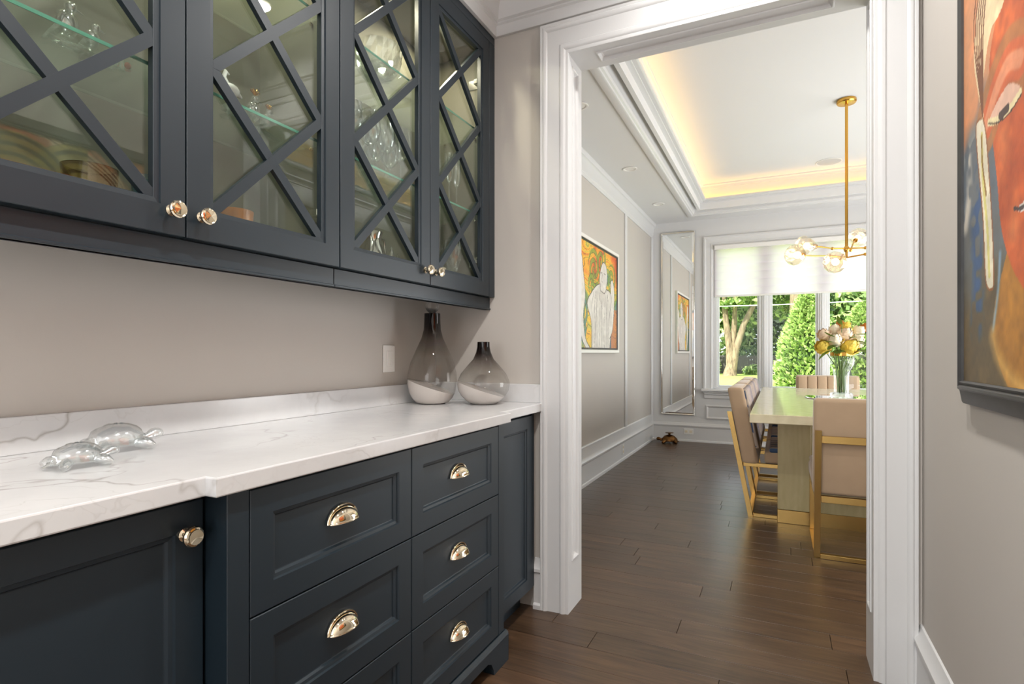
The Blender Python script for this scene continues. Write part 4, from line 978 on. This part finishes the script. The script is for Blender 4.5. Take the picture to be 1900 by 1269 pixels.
# ------------------------------------------------------------------ dining table and chairs
TXa, TXb, TYa, TYb = -.155, 1.055, 3.473, 6.25
t = Thing('dining_table', 'long bleached ash dining table on slab pedestals with brass plinths', 'table', (.45, 4.87, 0))
t.part('tabletop', MB().box(TXa, TXb, TYa, TYb, .699, .75, .003), M['tabletop'])
for ya, yb in ((4.0, 4.42), (5.3, 5.72)):
    pdl = t.part('pedestal', MB().box(-.01, .182, ya, yb, .088, .698, .002).box(.182, .728, ya + .012, yb - .012, .088, .698).box(.728, .92, ya, yb, .088, .698, .002), M['pedestal'])
    MB().box(-.012, .182, ya - .002, yb + .002, 0, .087, .002).box(.182, .728, ya + .010, yb - .010, 0, .087).box(.728, .922, ya - .002, yb + .002, 0, .087, .002).build('plinth', M['brass'], pdl)
def make_chair(label):
    t = Thing('dining_chair', label, 'chair', (0, 0, 0), 'tan velvet dining chairs with brass frames')
    lean = lambda z: -.19 * max(z - .0, 0)
    b = .030; hw = .285
    for s_ in (-1, 1):
        y0, y1 = (hw - b, hw) if s_ > 0 else (-hw, -hw + b)
        m = MB().add([(x + lean(z), y, z) for z in (0, .70) for x in (0, b) for y in (y0, y1)], [(0, 1, 3, 2), (4, 6, 7, 5), (0, 4, 5, 1), (2, 3, 7, 6), (0, 2, 6, 4), (1, 5, 7, 3)])
        t.part('rear_leg', m, M['brass'])
        t.part('floor_rail', MB().box(b, .50, y0, y1, 0, b * .8, .002), M['brass'])
        t.part('front_leg', MB().box(.47, .50, y0, y1, b * .8, .335, .002), M['brass'])
        t.part('seat_rail', MB().box(-.03, .50, y0, y1, .335, .362, .002), M['brass'])
    for z0, z1 in ((0, .024), (.315, .350), (.635, .672)):
        x = lean((z0 + z1) / 2); t.part('cross_bar', MB().box(x, x + b, -hw + b, hw - b, z0, z1, .002), M['brass'])
    fb = lambda p: Vector((p.x + lean(p.z), p.y, p.z))
    t.part('back_shell', MB().rbox(b + .001, b + .105, -hw - .006, hw + .006, .350, .865, .022, 4, fb), M['velvet'], smooth=40)
    m = MB()
    for k in range(6): m.rbox(b + .090, b + .125, -hw + .010 + k * (2 * hw - .02) / 6, -hw + .008 + (k + 1) * (2 * hw - .02) / 6, .455, .858, .014, 3, fb)
    t.part('backrest_pad', m, M['stripes'], smooth=50)
    t.part('seat', MB().rbox(b + .07, .53, -hw - .004, hw + .004, .363, .440, .018, 3), M['velvet'], smooth=40)
    m = MB()
    for k in range(6): m.rbox(b + .10, .528, -hw + .002 + k * (2 * hw) / 6, -hw + (k + 1) * (2 * hw) / 6, .435, .468, .014, 3)
    t.part('seat_pad', m, M['stripes'], smooth=50)
    return t.o
c0 = make_chair('tan velvet chair on brass sled frame at left side of table, nearest'); c0.location = (-.190, 4.355, 0)
dup(c0, (-.190, 5.02, 0), 0, 'tan velvet chair at left side of table, second from the doorway')
dup(c0, (-.190, 5.70, 0), 0, 'tan velvet chair at left side of table, third, half hidden behind the others')
for loc, rz, lb in (((.452, 3.395, 0), PI / 2, 'tan velvet chair seen from behind at the near end of the table'), ((.45, 6.62, 0), -PI / 2, 'plain tan velvet chair at the far window end of the table')):
    c = dup(c0, loc, rz, lb)
    for ch in c.children:
        if ch.name.startswith(('backrest_pad', 'seat_pad')): ch.data = ch.data.copy(); ch.data.materials[0] = M['velvet']

# round mirror plate, vase, flowers, cloche
t = Thing('mirror_tray', 'round mirrored tray lying in the middle of the dining table', 'tray', (.50, 4.97, .75))
f = lambda p: p + Vector((.50, 4.97, .7505))
t.part('plate', MB().lathe([(0, 0), (.316, 0), (.320, .003), (.320, .006), (.316, .009), (0, .009)], 48, f), M['mirror'], smooth=30)
VX, VY, VZ = .423, 4.865, .7605
t = Thing('flower_vase', 'clear glass vase with gold rim holding a yellow and peach bouquet', 'vase', (VX, VY, VZ))
f = lambda p: p + Vector((VX, VY, VZ))
t.part('body', MB().lathe([(0, .004), (.050, .006), (.051, .09), (.050, .16), (.058, .21), (.082, .25), (.090, .285), (.080, .318), (.074, .325)], 32, f, cap=False), M['thinglass'], smooth=60)
t.part('foot', MB().lathe([(0, 0), (.072, 0), (.076, .006), (.076, .03), (.070, .04), (.052, .045), (.050, .012), (0, .010)], 32, f, cap=False), M['crystal'], smooth=40)
t.part('gold_rim', MB().lathe([(.0735, .318), (.0765, .318), (.0755, .345), (.0725, .345), (.0735, .318)], 32, f, cap=False), M['gold'], smooth=40)
petal_m = {'yellow': P('yellow_petal', srgb(244, 214, 88), .6, grain=(60, .2)), 'peach': P('peach_petal', srgb(246, 220, 190), .6, grain=(60, .15)), 'cream': P('cream_petal', srgb(250, 240, 214), .6, grain=(60, .1)), 'orange': P('orange_petal', srgb(210, 130, 40), .6, grain=(60, .25))}
M['stem'] = P('green_stem', srgb(92, 124, 56), .5, grain=(30, .2))
def bloom_mesh(c, r, up):                        # full rose: overlapping cupped petals all over a ball
    m = MB(); up = Vector(up).normalized(); x = up.orthogonal().normalized(); y = up.cross(x); c = Vector(c)
    m.ball(c, r * .66, 10, 7); n = 34
    for i in range(n):
        zf = 1 - 1.55 * (i + .5) / n; ph = i * 2.39996; q = math.sqrt(max(0, 1 - zf * zf))
        nr = x * (q * math.cos(ph)) + y * (q * math.sin(ph)) + up * zf
        tg = (up - nr * up.dot(nr)); tg = tg.normalized() if tg.length > .05 else x
        sd = nr.cross(tg); rr = r * (.80 + .20 * (i % 3) / 2); w = r * .42; L = r * .62; pts = []
        for u, ww, lift in ((-.6, .55, -.14), (0, 1, 0), (.45, .9, .10), (.75, .35, .20)):
            for e in (-1, 0, 1): pts.append(c + nr * (rr * (1 + lift * .8) - (.12 * r if e else 0)) + tg * (L * u) + sd * (w * ww * e))
        m.add(pts, [(a * 3 + e, a * 3 + e + 1, a * 3 + e + 4, a * 3 + e + 3) for a in range(3) for e in range(2)])
    return m
fl_specs = [(-.135, .00, .395, .052, 'yellow', 'yellow rose low at the left of the bouquet'), (.03, -.04, .40, .060, 'yellow', 'large yellow bloom low at the front of the bouquet'), (-.06, -.02, .45, .050, 'cream', 'cream bloom left of the bouquet centre'),
            (.02, .0, .49, .055, 'peach', 'peach rose in the middle of the bouquet'), (.10, -.02, .44, .045, 'cream', 'cream bloom right of the big yellow flower'), (-.11, .03, .49, .045, 'peach', 'peach bloom at the upper left of the bouquet'),
            (.05, .04, .545, .045, 'yellow', 'yellow bloom at the top of the bouquet'), (.135, .02, .52, .042, 'cream', 'cream bloom at the upper right of the bouquet'), (.19, .02, .55, .032, 'orange', 'small orange bud at the far right of the bouquet'),
            (.02, .05, .575, .028, 'orange', 'small orange bud above the peach rose'), (-.02, .05, .53, .040, 'cream', 'cream bloom behind the peach rose')]
rv = Vector((cs, sn, 0)); dv = Vector((-sn, cs, 0))
for a, d, z, r, c, lb in fl_specs:
    ctr = Vector((VX, VY, VZ)) + rv * a + dv * d + Vector((0, 0, z - .02))
    t = Thing('flower', lb, 'flower', tuple(ctr), 'flowers in the gold-rimmed vase')
    t.part('bloom', bloom_mesh(ctr, r * 1.12, (rv * a + dv * d * 1.5 + Vector((0, 0, .16)) - dv * .10)), petal_m[c], smooth=60)
    foot_ = Vector((VX, VY, VZ)) + rv * a * .22 + dv * d * .3
    t.part('stem', MB().tube([foot_ + Vector((0, 0, .03)), foot_ + Vector((0, 0, .2)) - rv * a * .1, ctr - (rv * a) * .3 - Vector((0, 0, .06)), ctr], .0032, 6), M['stem'], smooth=60)
def leafm(base, d, L, w, droop=.3):
    d = Vector(d).normalized(); s_ = d.cross(Vector((0, 0, 1))).normalized(); pts = []
    for u, ww in ((0, .1), (.3, .8), (.6, 1), (.85, .6), (1, .02)):
        p = Vector(base) + d * L * u - Vector((0, 0, droop * L * u * u))
        pts += [p - s_ * w * ww, p + Vector((0, 0, -w * .35 * ww)), p + s_ * w * ww]
    return MB().add(pts, [(q * 3 + k, q * 3 + k + 1, q * 3 + k + 4, q * 3 + k + 3) for q in range(4) for k in range(2)])
sp_specs = [(-.17, .36, .10, .018, 'slender leaf drooping at the left edge of the bouquet', .6), (-.16, .42, .07, .016, 'narrow leaf beside the left yellow rose', .0), (.11, .37, .10, .042, 'broad round green leaf right of the gold rim', .5), (-.06, .36, .07, .040, 'broad dark leaf over the left of the gold rim', .5),
            (.17, .41, .10, .028, 'dark leaf reaching right from the bouquet', .2), (.14, .48, .09, .022, 'leaf below the upper right cream bloom', .1), (-.14, .46, .08, .014, 'thin leaf at the upper left of the bouquet', -.2), (.03, .455, .06, .02, 'leaf between the peach and the front yellow bloom', .2),
            (-.10, .40, .10, .030, 'broad leaf under the left yellow rose', .45), (.09, .43, .09, .026, 'leaf beside the big front yellow bloom', .35), (-.05, .55, .08, .018, 'pointed leaf above the upper left peach bloom', -.5), (.10, .58, .08, .018, 'pointed leaf rising at the top right of the bouquet', -.6)]
for a, z, L, w, lb, dr in sp_specs:
    b0 = Vector((VX, VY, VZ)) + rv * a * .5 + Vector((0, 0, z)) - dv * .05
    d = rv * (1 if a > 0 else -1) * (abs(a) + .02) - dv * .06 + Vector((0, 0, .02))
    t = Thing('leaf_sprig', lb, 'leaf', tuple(b0), 'leaves in the gold-rimmed vase')
    m = leafm(b0, d, L + abs(a) * .3, w, dr); t.part('leaf', m, M['leaf_f'], smooth=60)
    t.part('stem', MB().tube([Vector((VX, VY, VZ + .03)) + rv * a * .15, Vector((VX, VY, VZ + .22)) + rv * a * .25, b0], .0025, 5), M['stem'])
t = Thing('glass_cloche', 'clear flared glass cloche on the far end of the table', 'cloche', (.66, 5.90, .75))
f = lambda p: p + Vector((.66, 5.90, .7505))
t.part('dome', MB().lathe([(.168, 0), (.172, .004), (.160, .08), (.145, .17), (.128, .26), (.112, .30), (.07, .33), (0, .342)], 36, f, cap=False), M['thinglass'], smooth=60)
t.part('handle', MB().ball(f(Vector((0, 0, .358))), .018, 12, 8), M['crystal'], smooth=60)

# ------------------------------------------------------------------ chandelier
HX, HY_, HZ = .466, 4.97, 1.905
t = Thing('chandelier', 'brass branching chandelier with faceted glowing glass globes over the table', 'chandelier', (HX, HY_, ZT))
f = lambda p: p + Vector((HX, HY_, 0))
t.part('canopy', MB().lathe([(0, ZT - .001), (.066, ZT - .001), (.068, ZT - .006), (.068, ZT - .022), (.062, ZT - .030), (.012, ZT - .034), (.010, ZT - .06), (0, ZT - .06)], 32, f, cap=False), M['gold'], smooth=30)
t.part('rod', MB().tube([(HX, HY_, ZT - .06), (HX, HY_, HZ)], .011, 12), M['gold'], smooth=60)
t.part('hub', MB().ball((HX, HY_, HZ - .005), (.02, .02, .028), 14, 10).tube([(HX, HY_, HZ - .02), (HX, HY_, HZ - .07)], .009, 10), M['gold'], smooth=60)
globes = [((.186, 4.84, 1.925), HZ), ((.116, 4.55, 1.815), HZ - .07), ((.363, 4.61, 1.755), HZ - .07), ((.573, 5.27, 2.03), HZ), ((.83, 5.06, 1.93), HZ), ((.78, 4.66, 1.82), HZ - .07)]
gm = sparkle('chandelier_glass', (1, .93, .82, 1), .22, .6, .12)
for gp, hz in globes:
    g = Vector(gp); h_ = Vector((HX, HY_, hz)); d = (g - h_); dn = d.normalized(); nk = g - dn * .072
    mid = h_ + Vector((d.x * .35, d.y * .35, 0))
    t.part('arm', MB().tube([h_, mid, h_ + d * .62, nk], .0058, 8).ball(mid, .012, 10, 8), M['gold'], smooth=60)
    x = dn.orthogonal().normalized(); y = dn.cross(x)
    fr = lambda p, g=g, x=x, y=y, dn=dn: g + x * p.x + y * p.y + dn * p.z
    gl = MB(); n = 12; prof = [(.016, -.080), (.040, -.052), (.068, -.008), (.078, .026), (.062, .058), (.036, .072), (.004, .075)]; k = len(prof); vs_ = []; fs = []
    for i in range(n):
        for q, (r, z) in enumerate(prof):
            a = 2 * PI * (i + .5 * (q % 2)) / n; vs_.append(fr(Vector((r * math.cos(a), r * math.sin(a), z))))
    for i in range(n):
        j = (i + 1) % n
        for q in range(k - 1):
            if q % 2: fs += [(i * k + q, j * k + q, j * k + q + 1), (i * k + q, j * k + q + 1, i * k + q + 1)]
            else: fs += [(i * k + q, j * k + q, i * k + q + 1), (j * k + q, j * k + q + 1, i * k + q + 1)]
    gl.add(vs_, fs); go = t.part('globe', gl, gm)
    MB().lathe([(.013, -.082), (.018, -.080), (.018, -.062), (.012, -.056), (0, -.056)], 12, fr).build('socket', M['gold'], go)
    MB().ball(g - dn * .005, .026, 14, 10).build('bulb', M['bulb'], go)
    light('bulb_glow', 'POINT', g - dn * .01, 6, (1, .84, .62), shadow_soft_size=.02)

# ------------------------------------------------------------------ ceiling fittings
def downlight(x, y, z, lens, label, power, col, group, spread=2.4):
    t = Thing('ceiling_downlight', label, 'light', (x, y, z), group)
    f = lambda p: p + Vector((x, y, z))
    t.part('trim_ring', MB().lathe([(.062, -.0005), (.064, -.004), (.060, -.007), (.050, -.006), (.047, -.002), (.046, .0)], 32, f, cap=False), M['plastic'], smooth=30)
    t.part('lens', MB().lathe([(0, -.0015), (.046, -.0015)], 32, f, cap=False), lens)
    if power: light('downlight_beam', 'AREA', (x, y, z - .012), power, col, shape='DISK', size=.09, spread=spread)
for yy, w, pw_ in ((1.84, 'nearest the doorway', 10), (.70, 'over the middle of the pantry', 17), (-.6, 'behind the camera', 17)):
    downlight(-.15, yy, ZC, M['lamp'], 'bright round recessed downlight in the pantry ceiling, ' + w, pw_, (1, .97, .93), 'pantry downlights', 2.7)
for yy, w in ((3.52, 'nearest the doorway'), (4.92, 'middle of three along the left side'), (6.22, 'nearest the far wall')):
    downlight(-1.20, yy, ZC, M['plastic'], 'small white flush downlight in the left dining ceiling, ' + w, 0, (1, .95, .88), 'dining downlights', 2.8)
for yy, w in ((3.52, 'nearest the doorway'), (4.92, 'middle'), (6.22, 'nearest the far wall')):
    downlight(2.13, yy, ZC, M['plastic'], 'small white flush downlight in the right dining ceiling, ' + w, 0, (1, .95, .88), 'dining downlights', 2.8)
u = (1538 - 950) / FPX; v = (HOR - 300) / FPX; tt = (ZT - CAMH) / v
sx_, sy_ = tt * (cs * u - sn), tt * (sn * u + cs)
t = Thing('ceiling_speaker', 'round flush white speaker grille in the raised dining ceiling', 'speaker', (sx_, sy_, ZT))
f = lambda p: p + Vector((sx_, sy_, ZT))
t.part('ring', MB().lathe([(.118, -.0005), (.120, -.004), (.112, -.006), (.108, -.003)], 36, f, cap=False), M['plastic'], smooth=30)
t.part('grille', MB().lathe([(.108, -.003), (.06, -.004), (0, -.004)], 36, f, cap=False), P('speaker_mesh', srgb(206, 204, 202), .8, grain=(400, .2)))

# bronze turtle on the floor
turtle('bronze_turtle', 'bronze turtle with a disc on its back on the floor under the mirror', (-1.215, 6.98, .001), .26, PI / 2 + .2, M['bronze'])
tb = [o for o in COL.objects if o.name.startswith('bronze_turtle')][0]
MB().lathe([(0, .088), (.018, .09), (.012, .10), (.022, .112), (.050, .116), (.050, .121), (0, .121)], 16, lambda p: Vector((p.x, p.y, p.z + .004))).build('disc', M['bronze'], tb, smooth=40)

# ------------------------------------------------------------------ garden beyond the window
GZ = -.12
struct('ground_lawn', MB().box(-40, 40, YF + .16, 90, GZ - .2, GZ), M['lawn'])
def leaves(name, centers, radii, n, size, mat, parent, kindf=None, shell=.55):
    C_ = np.array(centers); R_ = np.array(radii); w = np.prod(R_, 1) ** .66; w /= w.sum()
    ii = rng.choice(len(C_), n, p=w); d = rng.normal(size=(n, 3)); d /= np.linalg.norm(d, axis=1)[:, None]
    rr = (shell + (1 - shell) * rng.random(n)) ** .6
    p = C_[ii] + d * R_[ii] * rr[:, None]
    nrm = rng.normal(size=(n, 3)) * .8 + d; nrm /= np.linalg.norm(nrm, axis=1)[:, None]
    a = np.cross(nrm, rng.normal(size=(n, 3))); a /= np.linalg.norm(a, axis=1)[:, None]; b = np.cross(nrm, a)
    s = size * (.6 + .8 * rng.random(n))[:, None]
    q = np.stack([p - a * s, p + b * s * .55, p + a * s, p - b * s * .55], 1).reshape(-1, 3)
    me = bpy.data.meshes.new(name); me.from_pydata(q.tolist(), [], np.arange(4 * n).reshape(-1, 4).tolist()); me.materials.append(mat); me.update()
    o = bpy.data.objects.new(name, me); COL.objects.link(o); o.parent = parent; o['kind'] = 'stuff'
    o.matrix_parent_inverse = Matrix.Translation(-Vector(parent.location)); return o
def tree(label, x, y, trunks, cen, rad, n, size, mat, group='garden trees'):
    t = Thing('garden_tree', label, 'tree', (x, y, GZ), group)
    m = MB()
    for pts, r in trunks: m.tube([Vector((x, y, GZ)) + Vector(p) for p in pts], r, 10)
    t.part('trunk', m, M['bark'], smooth=60)
    leaves('crown', [(x + a, y + b, GZ + c) for a, b, c in cen], rad, n, size, mat, t.o)
    return t
tree('thick grey forked maple behind the left window pane', -2.3, 32, [([(-.1, 0, -.1), (-.05, 0, .6), (-.12, 0, 1.6), (-.3, 0, 3), (-.5, 0, 6)], [.40, .24, .18, .15, .1]), ([(.0, 0, .2), (.2, 0, 1.4), (.62, 0, 2.8), (1.2, 0, 4), (1.9, 0, 6)], [.24, .18, .15, .13, .1]), ([(-.1, 0, .4), (.08, .1, 2.0), (.15, 0, 3.4), (.3, 0, 6)], [.22, .15, .12, .1])],
     [(-1, 1, 6.2), (1.5, .5, 6.6), (0, 2, 7.5), (-2.5, 0, 5.5), (2.6, 2.5, 4.6), (.9, 3, 3.6), (.2, -.2, 4.4)], [(2.2, 2, 1.8), (2.2, 2, 2.1), (2.5, 2, 2), (1.8, 1.6, 1.8), (1.6, 1.5, 1.6), (1.5, .8, .9), (1.5, 1, .8)], 11000, .16, M['leaf_a'])
tree('rough-barked spruce behind the middle window pane', .72, 30, [([(0, 0, -.1), (0, 0, 2), (.05, 0, 5), (.1, 0, 9)], [.36, .32, .28, .18])],
     [(-.8, .5, 5.8), (.8, 1, 6.4), (0, 1, 7.5), (.9, 2, 4.0)], [(1.4, 1.2, 1.2), (1.6, 1.3, 1.5), (1.8, 1.5, 1.5), (.9, .8, 1.2)], 5000, .20, M['leaf_b'])
tree('leafy tree filling the gap left of the maple', -5.5, 39, [([(0, 0, 0), (0, 0, 4)], [.3, .2])], [(0, 0, 3.5), (1.5, 0, 4.8), (-1.8, 0, 5), (0, 0, 7), (1.8, 0, 2.2)], [(2.3, 1.5, 2.4)] * 5, 6500, .24, M['leaf_a'])
tree('dark leafy tree behind the fence between the panes', -.6, 42, [([(0, 0, 0), (0, 0, 4)], [.3, .2])], [(0, 0, 3.0), (1.6, 0, 4.8), (-1.5, 0, 5), (0, 0, 7.2), (2.6, 0, 2.4)], [(2.4, 1.5, 2.4)] * 5, 7500, .24, M['leaf_b'])
tree('broad bright tree behind the right window pane', 4.6, 40, [([(0, 0, 0), (0, 0, 4)], [.35, .2])], [(0, 0, 3.5), (2.0, 0, 5), (-2.2, 0, 5), (0, 0, 7.5), (3.4, 0, 3), (-1.5, -1, 2.6)], [(2.6, 1.6, 2.5)] * 6, 9000, .24, M['leaf_a'])
tree('dark tree at the right beyond the fence', 9.5, 41, [([(0, 0, 0), (0, 0, 4)], [.35, .2])], [(0, 0, 3.5), (2.0, 0, 5), (-2.2, 0, 4), (0, 0, 7.5)], [(2.8, 1.6, 2.9)] * 4, 5000, .26, M['leaf_b'])
tree('dark tree at the left beyond the fence', -10, 42, [([(0, 0, 0), (0, 0, 4)], [.35, .2])], [(0, 0, 3.5), (2.0, 0, 5), (-2.2, 0, 4), (0, 0, 7.5)], [(2.8, 1.6, 2.9)] * 4, 5000, .26, M['leaf_b'])
def cedar(label, x, y, h, r, n, size=.075):
    t = Thing('cedar_tree', label, 'tree', (x, y, GZ), 'clipped cedars')
    t.part('trunk', MB().tube([(x, y, GZ - .05), (x, y, GZ + h * .9)], [.06, .02], 8), M['bark'])
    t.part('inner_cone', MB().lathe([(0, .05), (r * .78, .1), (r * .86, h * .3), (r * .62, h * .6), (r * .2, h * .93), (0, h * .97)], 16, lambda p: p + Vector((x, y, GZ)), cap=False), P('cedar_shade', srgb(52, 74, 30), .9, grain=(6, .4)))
    zf = rng.random(n) ** .8; a = rng.random(n) * 2 * PI; prof = np.interp(zf, [0, .3, .6, .93, 1], [.9, 1, .75, .26, .04]) * r * (.86 + .2 * rng.random(n))
    p = np.stack([x + prof * np.cos(a), y + prof * np.sin(a), GZ + zf * h], 1); d = np.stack([np.cos(a), np.sin(a), .6 * np.ones(n)], 1); d += rng.normal(size=(n, 3)) * .35; d /= np.linalg.norm(d, axis=1)[:, None]
    s = np.cross(d, rng.normal(size=(n, 3))); s /= np.linalg.norm(s, axis=1)[:, None]; L = size * (.7 + .7 * rng.random(n))[:, None]
    q = np.stack([p - d * L * .5, p + s * L * .5, p + d * L, p - s * L * .5], 1).reshape(-1, 3)
    me = bpy.data.meshes.new('foliage'); me.from_pydata(q.tolist(), [], np.arange(4 * n).reshape(-1, 4).tolist()); me.materials.append(M['leaf_c']); me.update()
    o = bpy.data.objects.new('foliage', me); COL.objects.link(o); o.parent = t.o; o.matrix_parent_inverse = Matrix.Translation((-x, -y, -GZ)); o['kind'] = 'stuff'
cedar('tall bright conical cedar in the middle window pane', .62, 15.5, 2.75, .72, 6500)
cedar('bright cedar in the right window pane behind the flowers', 1.95, 16.5, 2.5, .85, 6500)
cedar('bright cedar right of the window view', 3.7, 17, 2.7, .85, 4000)
def bush(label, x, y, r, n, mat):
    t = Thing('garden_bush', label, 'bush', (x, y, GZ), 'garden bushes')
    t.part('stem', MB().tube([(x, y, GZ - .05), (x, y, GZ + r * .8)], [.05, .02], 6), M['bark'])
    leaves('foliage', [(x, y, GZ + r * .7), (x + r * .6, y, GZ + r * .5), (x - r * .6, y, GZ + r * .5)], [(r, r * .8, r * .8)] * 3, n, .09, mat, t.o)
bush('dark rounded bush over the fence right of the maple trunk', -.9, 36.2, 1.2, 2600, M['leaf_b'])
bush('low bright shrub at the foot of the fence', -1.3, 34.3, .38, 900, M['leaf_a'])
bush('green shrub beside the spruce trunk', 1.6, 33, 1.1, 2200, M['leaf_b'])
bush('small leafy shrub left of the maple', -4.6, 34, 1.0, 2000, M['leaf_a'])
t = Thing('garden_fence', 'dark weathered board fence across the back of the garden', 'fence', (0, 35, GZ))
bd = MB().box(-.068, .068, -.011, .011, 0, 1.05, .004); first = None
for i in range(118):
    x = -9 + i * .145
    if first is None: first = t.part('board', bd, M['fence']); first.matrix_parent_inverse = Matrix(); o = first
    else: o = first.copy(); COL.objects.link(o)
    o.location = (x, 0, .02 + random.uniform(-.02, .02))
for z in (.25, .85): t.part('rail', MB().box(-9.1, 8.1, 35.02, 35.07, GZ + z, GZ + z + .09), M['fence'])
for i in range(8): t.part('post', MB().box(-9 + i * 2.4, -8.9 + i * 2.4, 35.02, 35.12, GZ - .1, GZ + 1.12), M['fence'])
o = MB().tube([(-14, 24, 3.2), (-6, 24, 3.02), (0, 24, 2.98), (6, 24, 3.04), (14, 24, 3.25)], .018, 6).build('overhead_cable', M['plastic'])
tag(o, 'thin pale overhead cable crossing the garden view', 'cable')
for x in (-14, 14): pass
